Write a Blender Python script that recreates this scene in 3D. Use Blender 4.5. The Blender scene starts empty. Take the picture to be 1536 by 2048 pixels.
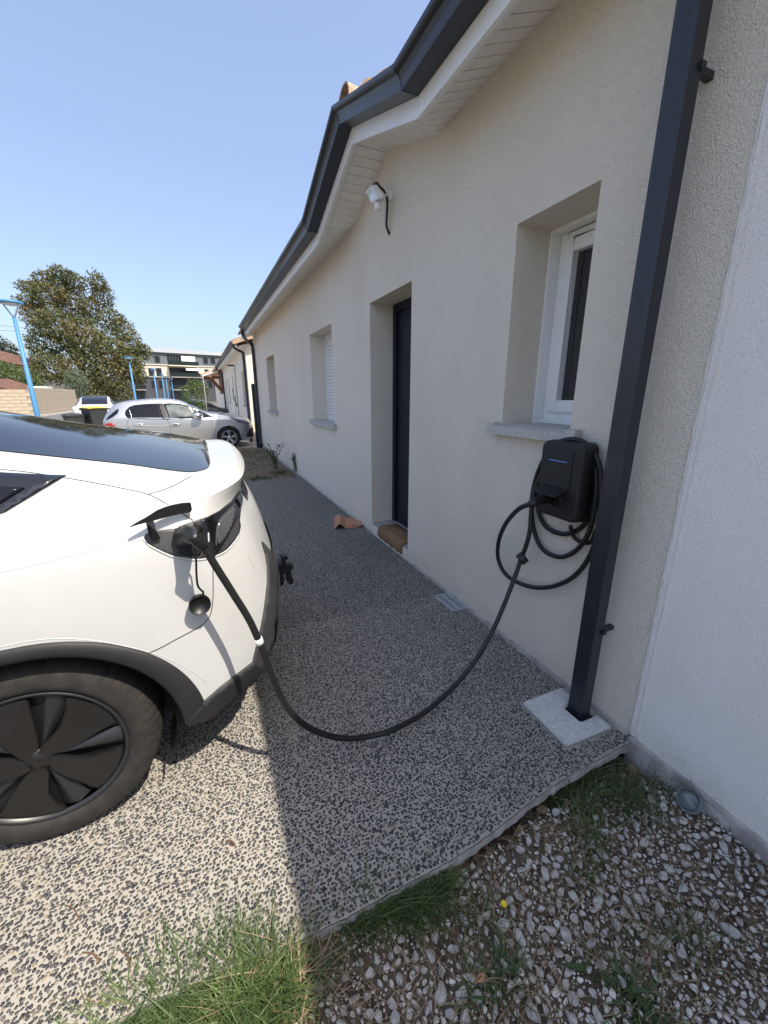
import bpy, bmesh, math, random
import numpy as np
from mathutils import Vector, Matrix
from mathutils.bvhtree import BVHTree
from mathutils.geometry import delaunay_2d_cdt
random.seed(7); np.random.seed(7)
R = math.radians
sc = bpy.context.scene
COL = sc.collection

# ------------------------------------------------------------------ camera, sky, sun, exposure
F_PX, PITCH, ROLL, YAW = 801.9, 0.2846, -0.00174, 0.41868
CAM = Vector((-1.545, 0.0, 1.43))
_cy, _sy, _cp, _sp = math.cos(YAW), math.sin(YAW), math.cos(PITCH), math.sin(PITCH)
FWD = Vector((_sy*_cp, _cy*_cp, -_sp)); _r = Vector((_cy, -_sy, 0)); _u = _r.cross(FWD)
RT = math.cos(ROLL)*_r + math.sin(ROLL)*_u
UP = -math.sin(ROLL)*_r + math.cos(ROLL)*_u
cd = bpy.data.cameras.new("camera"); cam = bpy.data.objects.new("camera", cd); COL.objects.link(cam)
M4 = Matrix((RT, UP, -FWD)).transposed().to_4x4(); M4.translation = CAM
cam.matrix_world = M4
cd.sensor_fit = 'VERTICAL'; cd.sensor_height = 36.0; cd.lens = F_PX/2048*36
cd.clip_start = 0.02; cd.clip_end = 3000
sc.camera = cam
SUN = Vector((0.333, -0.60, 1.0)).normalized()      # towards the sun
SUN_EL = math.asin(SUN.z); SUN_AZ = math.atan2(SUN.x, SUN.y)
w = bpy.data.worlds.new("World"); sc.world = w; w.use_nodes = True
nt = w.node_tree; nt.nodes.clear()
sky = nt.nodes.new("ShaderNodeTexSky"); sky.sky_type = 'NISHITA'; sky.sun_disc = False
sky.sun_elevation = SUN_EL; sky.sun_rotation = SUN_AZ
sky.air_density = 1.0; sky.dust_density = 3.2; sky.ozone_density = 1.2; sky.altitude = 100
bg = nt.nodes.new("ShaderNodeBackground"); bg.inputs['Strength'].default_value = 0.15
wo = nt.nodes.new("ShaderNodeOutputWorld")
hz = nt.nodes.new("ShaderNodeMix"); hz.data_type = 'RGBA'; hz.inputs[0].default_value = 0.50   # summer haze veils the clear sky evenly
hz.inputs[7].default_value = (0.98, 1.20, 1.88, 1); nt.links.new(sky.outputs[0], hz.inputs[6])
nt.links.new(hz.outputs[2], bg.inputs[0]); nt.links.new(bg.outputs[0], wo.inputs[0])
sd = bpy.data.lights.new("sun", 'SUN'); sd.energy = 2.9; sd.angle = R(0.5); sd.color = (1.0, 0.91, 0.78)
so = bpy.data.objects.new("sun", sd); COL.objects.link(so)
so.rotation_euler = (-SUN).to_track_quat('-Z', 'Y').to_euler(); so.location = (0, 0, 30)
sc.view_settings.view_transform = 'Standard'; sc.view_settings.look = 'None'
sc.view_settings.exposure = 1.30; sc.view_settings.gamma = 1.0
sc.view_settings.use_curve_mapping = False

def ray(px, py):
    return ((px-768)/F_PX*RT - (py-1024)/F_PX*UP + FWD)
def on_plane(px, py, axis, val):
    v = ray(px, py); t = (val - CAM[axis])/v[axis]; return CAM + v*t
def on_vplane(px, py, a, b):
    """hit the vertical plane through ground points a and b"""
    n = Vector((b[1]-a[1], -(b[0]-a[0]), 0)); v = ray(px, py)
    t = (Vector((a[0], a[1], 0)) - CAM).dot(n)/v.dot(n); return CAM + v*t
def at_depth(px, py, d):
    return CAM + ray(px, py)*d

# ------------------------------------------------------------------ materials
MATS = {}
def mat(name, col, rough=0.6, metal=0.0, noise=0.0, nscale=20.0, bump=0.0, bscale=60.0, coat=0.0, alt=None, spec=0.5, trans=0.0, sheen=0.0, bdist=0.01, detail=4):
    if name in MATS: return MATS[name]
    m = bpy.data.materials.new(name); m.use_nodes = True; n = m.node_tree.nodes; l = m.node_tree.links
    p = n["Principled BSDF"]
    c = (*col, 1) if len(col) == 3 else col
    p.inputs['Base Color'].default_value = c; p.inputs['Roughness'].default_value = rough
    p.inputs['Metallic'].default_value = metal; p.inputs['Coat Weight'].default_value = coat
    p.inputs['Coat Roughness'].default_value = 0.04
    p.inputs['Specular IOR Level'].default_value = spec
    p.inputs['Transmission Weight'].default_value = trans
    tc = n.new("ShaderNodeTexCoord")
    if noise > 0 or alt is not None:
        t = n.new("ShaderNodeTexNoise"); t.inputs['Scale'].default_value = nscale; t.inputs['Detail'].default_value = detail
        l.new(tc.outputs['Object'], t.inputs['Vector'])
        mx = n.new("ShaderNodeMix"); mx.data_type = 'RGBA'
        a2 = alt if alt is not None else tuple(max(0, x*(1-noise)) for x in c[:3])
        b2 = c[:3] if alt is not None else tuple(min(1, x*(1+noise*0.6)) for x in c[:3])
        mx.inputs[6].default_value = (*a2, 1); mx.inputs[7].default_value = (*b2, 1)
        rp = n.new("ShaderNodeValToRGB"); rp.color_ramp.elements[0].position = 0.35; rp.color_ramp.elements[1].position = 0.65
        l.new(t.outputs['Fac'], rp.inputs[0]); l.new(rp.outputs[0], mx.inputs[0]); l.new(mx.outputs[2], p.inputs['Base Color'])
    if bump > 0:
        t2 = n.new("ShaderNodeTexNoise"); t2.inputs['Scale'].default_value = bscale; t2.inputs['Detail'].default_value = 6
        l.new(tc.outputs['Object'], t2.inputs['Vector'])
        bp = n.new("ShaderNodeBump"); bp.inputs['Strength'].default_value = bump; bp.inputs['Distance'].default_value = bdist
        l.new(t2.outputs['Fac'], bp.inputs['Height']); l.new(bp.outputs[0], p.inputs['Normal'])
    MATS[name] = m; return m

def stucco(name, col, warm, scale=130, dist=0.004, strength=1.0):
    m = bpy.data.materials.new(name); m.use_nodes = True; n = m.node_tree.nodes; l = m.node_tree.links
    p = n["Principled BSDF"]; p.inputs['Roughness'].default_value = 0.92; p.inputs['Specular IOR Level'].default_value = 0.2
    tc = n.new("ShaderNodeTexCoord")
    t = n.new("ShaderNodeTexNoise"); t.inputs['Scale'].default_value = 0.9; t.inputs['Detail'].default_value = 6
    l.new(tc.outputs['Object'], t.inputs['Vector'])
    mp = n.new("ShaderNodeMapping"); mp.inputs['Scale'].default_value = (2.2, 2.2, 0.3)
    l.new(tc.outputs['Object'], mp.inputs['Vector'])
    ts = n.new("ShaderNodeTexNoise"); ts.inputs['Scale'].default_value = 1.0; ts.inputs['Detail'].default_value = 3
    l.new(mp.outputs[0], ts.inputs['Vector'])
    ad = n.new("ShaderNodeMath"); ad.operation = 'ADD'; l.new(t.outputs['Fac'], ad.inputs[0]); l.new(ts.outputs['Fac'], ad.inputs[1])
    rp = n.new("ShaderNodeValToRGB"); rp.color_ramp.elements[0].position = 0.75; rp.color_ramp.elements[1].position = 1.15
    mr = n.new("ShaderNodeMapRange"); mr.inputs[1].default_value = 0.7; mr.inputs[2].default_value = 1.3
    l.new(ad.outputs[0], mr.inputs[0])
    mx = n.new("ShaderNodeMix"); mx.data_type = 'RGBA'; mx.inputs[6].default_value = (*warm, 1); mx.inputs[7].default_value = (*col, 1)
    l.new(mr.outputs[0], mx.inputs[0])
    # splash dirt close to the ground, an actual stain on the render
    sx = n.new("ShaderNodeSeparateXYZ"); l.new(tc.outputs['Object'], sx.inputs[0])
    dz = n.new("ShaderNodeMapRange"); dz.inputs[1].default_value = 0.0; dz.inputs[2].default_value = 0.16; dz.inputs[3].default_value = 0.45; dz.inputs[4].default_value = 0.0
    l.new(sx.outputs[2], dz.inputs[0])
    td = n.new("ShaderNodeTexNoise"); td.inputs['Scale'].default_value = 9; l.new(tc.outputs['Object'], td.inputs['Vector'])
    mu = n.new("ShaderNodeMath"); mu.operation = 'MULTIPLY'; l.new(dz.outputs[0], mu.inputs[0]); l.new(td.outputs['Fac'], mu.inputs[1])
    sc_ = n.new("ShaderNodeTexNoise"); sc_.inputs['Scale'].default_value = 0.55; sc_.inputs['Detail'].default_value = 9; sc_.inputs['Roughness'].default_value = 0.7; l.new(tc.outputs['Object'], sc_.inputs['Vector'])
    bl = n.new("ShaderNodeMapRange"); bl.inputs[1].default_value = 0.5; bl.inputs[2].default_value = 0.8; bl.inputs[4].default_value = 0.22; l.new(sc_.outputs['Fac'], bl.inputs[0])
    mu_ = mu; mu = n.new("ShaderNodeMath"); mu.operation = 'ADD'; l.new(mu_.outputs[0], mu.inputs[0]); l.new(bl.outputs[0], mu.inputs[1])
    md = n.new("ShaderNodeMix"); md.data_type = 'RGBA'; md.inputs[7].default_value = (0.42, 0.36, 0.28, 1)
    l.new(mu.outputs[0], md.inputs[0]); l.new(mx.outputs[2], md.inputs[6]); l.new(md.outputs[2], p.inputs['Base Color'])
    a = n.new("ShaderNodeTexNoise"); a.inputs['Scale'].default_value = scale; a.inputs['Detail'].default_value = 3; a.inputs['Roughness'].default_value = 0.6
    b = n.new("ShaderNodeTexVoronoi"); b.inputs['Scale'].default_value = scale*1.1
    l.new(tc.outputs['Object'], a.inputs['Vector']); l.new(tc.outputs['Object'], b.inputs['Vector'])
    s2 = n.new("ShaderNodeMath"); s2.operation = 'SUBTRACT'; l.new(a.outputs['Fac'], s2.inputs[0]); 
    s3 = n.new("ShaderNodeMath"); s3.operation = 'MULTIPLY'; s3.inputs[1].default_value = 0.5; l.new(b.outputs['Distance'], s3.inputs[0]); l.new(s3.outputs[0], s2.inputs[1])
    bp = n.new("ShaderNodeBump"); bp.inputs['Strength'].default_value = strength; bp.inputs['Distance'].default_value = dist
    l.new(s2.outputs[0], bp.inputs['Height']); l.new(bp.outputs[0], p.inputs['Normal'])
    return m

PEB_Y, PEB_X = 2.3, -2.6
def aggregate(name):
    """washed concrete: dark pebbles standing in pale cement"""
    m = bpy.data.materials.new(name); m.use_nodes = True; n = m.node_tree.nodes; l = m.node_tree.links
    p = n["Principled BSDF"]; p.inputs['Roughness'].default_value = 0.8; p.inputs['Specular IOR Level'].default_value = 0.3
    tc = n.new("ShaderNodeTexCoord")
    dn = n.new("ShaderNodeTexNoise"); dn.inputs['Scale'].default_value = 70; dn.inputs['Detail'].default_value = 2
    l.new(tc.outputs['Object'], dn.inputs['Vector'])
    vm = n.new("ShaderNodeVectorMath"); vm.operation = 'MULTIPLY_ADD'; vm.inputs[1].default_value = (0.006, 0.006, 0.0)
    l.new(dn.outputs['Color'], vm.inputs[0]); l.new(tc.outputs['Object'], vm.inputs[2])
    mpp = n.new("ShaderNodeMapping"); mpp.inputs['Scale'].default_value = (1.0, 1.0, 0.0); l.new(vm.outputs[0], mpp.inputs['Vector'])
    v1 = n.new("ShaderNodeTexVoronoi"); v1.voronoi_dimensions = '2D'; v1.inputs['Scale'].default_value = 104; v1.inputs['Randomness'].default_value = 0.85
    l.new(mpp.outputs[0], v1.inputs['Vector'])
    cs = n.new("ShaderNodeSeparateColor"); l.new(v1.outputs['Color'], cs.inputs[0])
    rad = n.new("ShaderNodeMapRange"); rad.inputs[3].default_value = 0.34; rad.inputs[4].default_value = 0.66; l.new(cs.outputs[2], rad.inputs[0])
    sb_ = n.new("ShaderNodeMath"); sb_.operation = 'SUBTRACT'; l.new(rad.outputs[0], sb_.inputs[0]); l.new(v1.outputs['Distance'], sb_.inputs[1])
    mk = n.new("ShaderNodeMapRange"); mk.inputs[1].default_value = 0.0; mk.inputs[2].default_value = 0.07; l.new(sb_.outputs[0], mk.inputs[0])
    pr = n.new("ShaderNodeValToRGB"); e = pr.color_ramp.elements
    e[0].position = 0.0; e[0].color = (0.026, 0.028, 0.034, 1); e[1].position = 1.0; e[1].color = (0.30, 0.25, 0.18, 1)
    for ps, cc in ((0.40, (0.045, 0.047, 0.053)), (0.68, (0.072, 0.072, 0.073)), (0.86, (0.12, 0.108, 0.088)), (0.94, (0.24, 0.20, 0.15))):
        q = e.new(ps); q.color = (*cc, 1)
    l.new(cs.outputs[1], pr.inputs[0])
    big = n.new("ShaderNodeTexNoise"); big.inputs['Scale'].default_value = 1.6; big.inputs['Detail'].default_value = 5; l.new(tc.outputs['Object'], big.inputs['Vector'])
    cm = n.new("ShaderNodeMix"); cm.data_type = 'RGBA'; cm.inputs[6].default_value = (0.27, 0.255, 0.225, 1); cm.inputs[7].default_value = (0.37, 0.345, 0.295, 1)
    l.new(big.outputs['Fac'], cm.inputs[0])
    # near the camera the pebbles are real geometry, so the drawn ones stop there
    sp = n.new("ShaderNodeSeparateXYZ"); l.new(tc.outputs['Object'], sp.inputs[0])
    gy = n.new("ShaderNodeMath"); gy.operation = 'GREATER_THAN'; gy.inputs[1].default_value = PEB_Y; l.new(sp.outputs[1], gy.inputs[0])
    gx_ = n.new("ShaderNodeMath"); gx_.operation = 'LESS_THAN'; gx_.inputs[1].default_value = PEB_X; l.new(sp.outputs[0], gx_.inputs[0])
    gm_ = n.new("ShaderNodeMath"); gm_.operation = 'MAXIMUM'; l.new(gy.outputs[0], gm_.inputs[0]); l.new(gx_.outputs[0], gm_.inputs[1])
    mk2 = n.new("ShaderNodeMath"); mk2.operation = 'MULTIPLY'; l.new(mk.outputs[0], mk2.inputs[0]); l.new(gm_.outputs[0], mk2.inputs[1])
    mx = n.new("ShaderNodeMix"); mx.data_type = 'RGBA'; l.new(mk2.outputs[0], mx.inputs[0]); l.new(cm.outputs[2], mx.inputs[6]); l.new(pr.outputs[0], mx.inputs[7])
    l.new(mx.outputs[2], p.inputs['Base Color'])
    bp = n.new("ShaderNodeBump"); bp.inputs['Strength'].default_value = 0.9; bp.inputs['Distance'].default_value = 0.004
    l.new(mk2.outputs[0], bp.inputs['Height']); l.new(bp.outputs[0], p.inputs['Normal'])
    return m

M_WALL = stucco("render_cream", (0.89, 0.825, 0.715), (0.85, 0.775, 0.655), 150, 0.011)
M_WALL_B = stucco("render_white", (0.90, 0.875, 0.84), (0.87, 0.845, 0.80), 180, 0.007, 0.8)
M_AGG = aggregate("washed_concrete")
M_ANTH = mat("anthracite_aluminium", (0.013, 0.017, 0.026), 0.42, 0.0, noise=0.1, nscale=6, coat=0.15)
M_PVC = mat("white_pvc", (0.83, 0.83, 0.82), 0.4, noise=0.03, nscale=4)
M_PVCW = mat("white_soffit_pvc", (0.80, 0.79, 0.765), 0.5, noise=0.05, nscale=9)
M_DARKGAP = mat("dark_gap", (0.02, 0.02, 0.02), 0.9)
M_SILL = mat("concrete_sill", (0.46, 0.45, 0.42), 0.9, noise=0.15, nscale=60, bump=0.5, bscale=250, bdist=0.002)
M_CONC = mat("grey_concrete", (0.42, 0.40, 0.37), 0.92, noise=0.3, nscale=14, bump=0.6, bscale=90, bdist=0.004)
M_CONC_L = mat("pale_concrete_cover", (0.56, 0.56, 0.54), 0.9, noise=0.14, nscale=70, bump=0.4, bscale=160, bdist=0.001, detail=10)
M_DRIVE = mat("driveway_concrete", (0.36, 0.34, 0.31), 0.9, noise=0.2, nscale=3, bump=0.3, bscale=90, bdist=0.004)
M_ASPH = mat("asphalt", (0.115, 0.115, 0.12), 0.9, noise=0.2, nscale=2.5, bump=0.4, bscale=120, bdist=0.004)
M_PAVE = mat("pavement", (0.27, 0.26, 0.25), 0.9, noise=0.2, nscale=2)
M_SOIL = mat("dark_soil", (0.15, 0.115, 0.08), 0.95, alt=(0.065, 0.045, 0.032), nscale=22, bump=1.0, bscale=45, bdist=0.02, detail=8)
M_DRY = mat("dry_ground", (0.20, 0.16, 0.10), 0.95, alt=(0.10, 0.10, 0.045), nscale=0.5, bump=0.6, bscale=15, bdist=0.03, detail=9)
M_BED = mat("brown_bed_soil", (0.13, 0.095, 0.06), 0.95, alt=(0.22, 0.17, 0.11), nscale=14, bump=1.0, bscale=40, bdist=0.03, detail=8)
M_NAVY = mat("navy_door_paint", (0.006, 0.008, 0.018), 0.5, spec=0.3)
M_GLASSD = mat("dark_glass", (0.012, 0.014, 0.017), 0.03, spec=0.8, coat=0.6)
M_TILE = mat("terracotta", (0.50, 0.24, 0.13), 0.85, alt=(0.36, 0.19, 0.12), nscale=16, bump=0.4, bscale=70, bdist=0.004)
M_TILE_P = mat("weathered_terracotta", (0.52, 0.35, 0.23), 0.9, alt=(0.30, 0.22, 0.16), nscale=26, bump=0.5, bscale=80, bdist=0.004)
M_FARG = mat("far_window_glass", (0.012, 0.016, 0.024), 0.35, spec=0.3)
M_TILE_D = mat("old_red_tiles", (0.16, 0.075, 0.05), 0.9, alt=(0.09, 0.05, 0.035), nscale=2)
M_BLACK = mat("black_plastic", (0.008, 0.008, 0.009), 0.45, bump=0.1, bscale=300, bdist=0.001)
M_BLACKM = mat("matt_black_plastic", (0.008, 0.008, 0.009), 0.6, bump=0.15, bscale=400, bdist=0.001)
M_CABLE = mat("black_rubber", (0.008, 0.008, 0.008), 0.5, bump=0.25, bscale=200, bdist=0.001)
M_WPAINT = mat("pearl_white_paint", (0.49, 0.495, 0.485), 0.34, coat=0.5, noise=0.03, nscale=5, bump=0.02, bscale=900, bdist=0.0005)
M_CLAD = mat("charcoal_cladding", (0.012, 0.012, 0.0135), 0.62, noise=0.2, nscale=12, bump=0.15, bscale=350, bdist=0.001)
M_CLADR = mat("dusty_cladding", (0.042, 0.043, 0.046), 0.5, noise=0.3, nscale=7, bump=0.15, bscale=350, bdist=0.001)
M_GLOSS = mat("gloss_black", (0.006, 0.006, 0.007), 0.08, coat=1.0)
M_CARGLASS = mat("tinted_car_glass", (0.009, 0.010, 0.015), 0.07, spec=0.25)
M_TYRE = mat("tyre_rubber", (0.023, 0.020, 0.017), 0.85, alt=(0.010, 0.0095, 0.009), nscale=26, bump=0.4, bscale=220, bdist=0.001, detail=10)
M_WHEEL = mat("satin_black_wheel_cover", (0.008, 0.008, 0.0085), 0.4)
M_WHEELG = mat("wheel_cover_gloss_edge", (0.016, 0.017, 0.019), 0.38)
M_TAIL = mat("grey_lamp_lens", (0.07, 0.07, 0.075), 0.12, coat=1.0)
M_SILVER = mat("silver_metallic_paint", (0.50, 0.51, 0.52), 0.30, 0.75, coat=0.5)
M_ALLOY = mat("silver_alloy", (0.55, 0.55, 0.56), 0.3, 0.85)
M_RED = mat("red_lamp_lens", (0.30, 0.012, 0.015), 0.15, coat=1.0)
M_HEAD = mat("headlamp_glass", (0.22, 0.23, 0.25), 0.1, coat=1.0, alt=(0.04, 0.04, 0.05), nscale=14)
M_CHROME = mat("chrome", (0.75, 0.75, 0.76), 0.12, 1.0)
M_DCAR = mat("dark_car_paint", (0.02, 0.022, 0.025), 0.25, coat=0.8)
M_BLUE = mat("blue_lamp_post_paint", (0.055, 0.21, 0.40), 0.5, noise=0.08, nscale=3)
M_BLOCK = mat("tan_concrete_block", (0.47, 0.39, 0.28), 0.93, alt=(0.37, 0.31, 0.235), nscale=1.7, bump=0.5, bscale=30, bdist=0.01)
M_MORT = mat("mortar", (0.29, 0.25, 0.19), 0.95)
M_YEL = mat("yellow_lid_plastic", (0.62, 0.50, 0.03), 0.45)
M_BIN = mat("dark_bin_plastic", (0.026, 0.028, 0.031), 0.55, noise=0.1, nscale=8)
M_BARK = mat("bark", (0.05, 0.04, 0.03), 0.95, bump=0.8, bscale=14, bdist=0.05)
def leafmat(name, c1, c2, c3, scale=0.35):
    m = mat(name, c1, 0.6); n = m.node_tree.nodes; l = m.node_tree.links; p = n["Principled BSDF"]
    g = n.new("ShaderNodeNewGeometry"); rp = n.new("ShaderNodeValToRGB"); e = rp.color_ramp.elements
    e[0].color = (*c1, 1); e[1].color = (*c3, 1); q = e.new(0.5); q.color = (*c2, 1)
    tc = n.new("ShaderNodeTexCoord"); t = n.new("ShaderNodeTexNoise"); t.inputs['Scale'].default_value = scale; t.inputs['Detail'].default_value = 3
    l.new(tc.outputs['Object'], t.inputs['Vector'])
    a = n.new("ShaderNodeMath"); a.operation = 'MULTIPLY_ADD'; a.inputs[1].default_value = 0.30
    l.new(g.outputs['Random Per Island'], a.inputs[0]); 
    b = n.new("ShaderNodeMapRange"); b.inputs[1].default_value = 0.3; b.inputs[2].default_value = 0.7; b.inputs[4].default_value = 0.6
    l.new(t.outputs['Fac'], b.inputs[0]); l.new(b.outputs[0], a.inputs[2]); l.new(a.outputs[0], rp.inputs[0]); l.new(rp.outputs[0], p.inputs['Base Color'])
    tr = n.new("ShaderNodeBsdfTranslucent"); l.new(rp.outputs[0], tr.inputs[0]); ms = n.new("ShaderNodeMixShader"); ms.inputs[0].default_value = 0.25
    l.new(p.outputs[0], ms.inputs[1]); l.new(tr.outputs[0], ms.inputs[2]); l.new(ms.outputs[0], n["Material Output"].inputs[0])
    return m
M_CHEST = leafmat("chestnut_leaves", (0.055, 0.080, 0.022), (0.115, 0.118, 0.038), (0.20, 0.115, 0.045))
M_HEDGE = leafmat("hedge_leaves", (0.05, 0.085, 0.02), (0.09, 0.13, 0.03), (0.13, 0.16, 0.05), 0.8)
M_DKLEAF = leafmat("dark_leaves", (0.02, 0.035, 0.015), (0.035, 0.05, 0.02), (0.05, 0.065, 0.03), 0.6)
M_OLIVE = leafmat("grey_green_leaves", (0.09, 0.12, 0.07), (0.13, 0.16, 0.10), (0.17, 0.20, 0.13), 0.8)
M_GRASS = leafmat("green_grass", (0.040, 0.075, 0.020), (0.075, 0.125, 0.033), (0.15, 0.19, 0.065), 9)
M_STRAW = leafmat("dry_straw", (0.17, 0.11, 0.06), (0.34, 0.25, 0.15), (0.50, 0.42, 0.28), 12)
M_WEED = leafmat("weed_leaves", (0.03, 0.06, 0.02), (0.05, 0.09, 0.03), (0.08, 0.12, 0.04), 9)

# ------------------------------------------------------------------ mesh helpers
class MB:
    def __init__(s): s.v = []; s.f = []; s.sm = []
    def add(s, vs, fs, smooth=False):
        o = len(s.v); s.v += [tuple(v) for v in vs]; s.f += [tuple(i+o for i in f) for f in fs]; s.sm += [smooth]*len(fs); return s
    def box(s, x0, y0, z0, x1, y1, z1):
        x0, x1 = sorted((x0, x1)); y0, y1 = sorted((y0, y1)); z0, z1 = sorted((z0, z1))
        v = [(x0,y0,z0),(x1,y0,z0),(x1,y1,z0),(x0,y1,z0),(x0,y0,z1),(x1,y0,z1),(x1,y1,z1),(x0,y1,z1)]
        return s.add(v, [(0,3,2,1),(4,5,6,7),(0,1,5,4),(1,2,6,5),(2,3,7,6),(3,0,4,7)])
    def obox(s, c, ax, ay, az):
        """oriented box: centre and three half-axis vectors"""
        c = Vector(c); ax = Vector(ax); ay = Vector(ay); az = Vector(az)
        v = [c-ax-ay-az, c+ax-ay-az, c+ax+ay-az, c-ax+ay-az, c-ax-ay+az, c+ax-ay+az, c+ax+ay+az, c-ax+ay+az]
        fs = [(0,3,2,1),(4,5,6,7),(0,1,5,4),(1,2,6,5),(2,3,7,6),(3,0,4,7)]
        if ax.cross(ay).dot(az) < 0: fs = [f[::-1] for f in fs]
        return s.add(v, fs)
    def prism(s, poly, d):
        """planar polygon (3D points) extruded by vector d"""
        n = len(poly); d = Vector(d); P = [Vector(p) for p in poly]
        nn = Vector((0, 0, 0))
        for i in range(n): nn += P[i].cross(P[(i+1) % n])
        v = P + [p + d for p in P]
        fs = [tuple(range(n))[::-1], tuple(range(n, 2*n))] + [(i, (i+1) % n, n+(i+1) % n, n+i) for i in range(n)]
        if nn.dot(d) < 0: fs = [f[::-1] for f in fs]
        return s.add(v, fs)
    def tube(s, pts, r, n=10, smooth=True, cap=True):
        P = [Vector(p) for p in pts]; rs = r if hasattr(r, '__len__') else [r]*len(P)
        up = Vector((0, 0, 1)); vs = []; prev = None
        for i, p in enumerate(P):
            t = (P[min(i+1, len(P)-1)] - P[max(i-1, 0)]).normalized()
            if prev is None:
                a = t.cross(up if abs(t.z) < 0.95 else Vector((1, 0, 0))).normalized()
            else:
                a = (prev - t*prev.dot(t)).normalized()
            prev = a; b = t.cross(a)
            for k in range(n):
                an = 2*math.pi*k/n; vs.append(p + (a*math.cos(an) + b*math.sin(an))*rs[i])
        fs = []
        for i in range(len(P)-1):
            for k in range(n):
                k2 = (k+1) % n; fs.append((i*n+k, i*n+k2, (i+1)*n+k2, (i+1)*n+k))
        if cap: fs += [tuple(range(n))[::-1], tuple(range((len(P)-1)*n, len(P)*n))]
        return s.add(vs, fs, smooth)
    def grid(s, rows, smooth=True, flip=False, close=False):
        m = len(rows); n = len(rows[0]); vs = [p for r in rows for p in r]; fs = []
        for i in range(m-1):
            for j in range(n if close else n-1):
                j2 = (j+1) % n; f = (i*n+j, i*n+j2, (i+1)*n+j2, (i+1)*n+j)
                fs.append(f[::-1] if flip else f)
        return s.add(vs, fs, smooth)
    def lathe(s, c, axis, prof, n=48, smooth=True, ph=0.0, cap0=False, cap1=False):
        """prof = [(along axis, radius)]"""
        c = Vector(c); A = Vector(axis).normalized(); B = A.cross(Vector((0, 0, 1)) if abs(A.z) < 0.9 else Vector((1, 0, 0))).normalized(); C = A.cross(B)
        rows = [[c + A*a + (B*math.cos(2*math.pi*k/n+ph) + C*math.sin(2*math.pi*k/n+ph))*r for k in range(n)] for a, r in prof]
        s.grid(rows, smooth, False, True)
        o = len(s.v) - n*len(prof)
        if cap0: s.f.append(tuple(range(o, o+n))[::-1]); s.sm.append(False)
        if cap1: s.f.append(tuple(range(o+n*(len(prof)-1), o+n*len(prof)))); s.sm.append(False)
        return s
    def build(s, name, m, parent=None, bevel=0.0, local=False):
        me = bpy.data.meshes.new(name)
        off = Vector((0, 0, 0))
        if parent is not None and not local:
            q = parent
            while q is not None: off += q.location; q = q.parent
        me.from_pydata([(v[0]-off.x, v[1]-off.y, v[2]-off.z) for v in s.v], [], s.f)
        me.polygons.foreach_set('use_smooth', s.sm); me.materials.append(m); me.update()
        o = bpy.data.objects.new(name, me); COL.objects.link(o)
        if parent is not None: o.parent = parent
        if bevel > 0:
            bm = bmesh.new(); bm.from_mesh(me)
            bmesh.ops.remove_doubles(bm, verts=bm.verts, dist=1e-5)
            es = [e for e in bm.edges if len(e.link_faces) == 2 and e.calc_face_angle(0) > 0.6]
            if es: bmesh.ops.bevel(bm, geom=es, offset=bevel, segments=2, affect='EDGES', clamp_overlap=True)
            bm.to_mesh(me); bm.free()
        return o

def thing(name, label, cat, loc=(0, 0, 0), group=None):
    o = bpy.data.objects.new(name, None); COL.objects.link(o); o.location = loc; o.empty_display_size = 0.2
    o['label'] = label; o['category'] = cat
    if group: o['group'] = group
    return o
def tag(o, label, cat, group=None, kind=None):
    if label: o['label'] = label
    if cat: o['category'] = cat
    if group: o['group'] = group
    if kind: o['kind'] = kind
    return o
def struct(o): o['kind'] = 'structure'; return o
def copy_tree(root, loc, label=None, rotz=0.0, scale=None):
    r = root.copy(); COL.objects.link(r); r.location = loc; r.rotation_euler = (0, 0, rotz)
    if scale: r.scale = (scale,)*3
    if label: r['label'] = label
    for ch in list(root.children):
        c = ch.copy(); COL.objects.link(c); c.parent = r
        for g in ch.children:
            d = g.copy(); COL.objects.link(d); d.parent = c
    return r
def part(mesh_obj, parent):
    """another instance of a piece sharing its mesh"""
    c = mesh_obj.copy(); COL.objects.link(c); c.parent = parent; return c
def crom(P, n=8):
    """Catmull-Rom through points"""
    P = [Vector(p) for p in P]; out = []
    for i in range(len(P)-1):
        a = P[max(i-1, 0)]; b = P[i]; c = P[i+1]; d = P[min(i+2, len(P)-1)]
        for k in range(n):
            t = k/n; out.append(0.5*((2*b) + (c-a)*t + (2*a-5*b+4*c-d)*t*t + (-a+3*b-3*c+d)*t*t*t))
    out.append(P[-1]); return out
def bvh_of(o):
    me = o.data; q = o; off = Vector((0, 0, 0))
    while q is not None: off += q.location; q = q.parent
    return BVHTree.FromPolygons([v.co + off for v in me.vertices], [tuple(p.vertices) for p in me.polygons])
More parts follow.
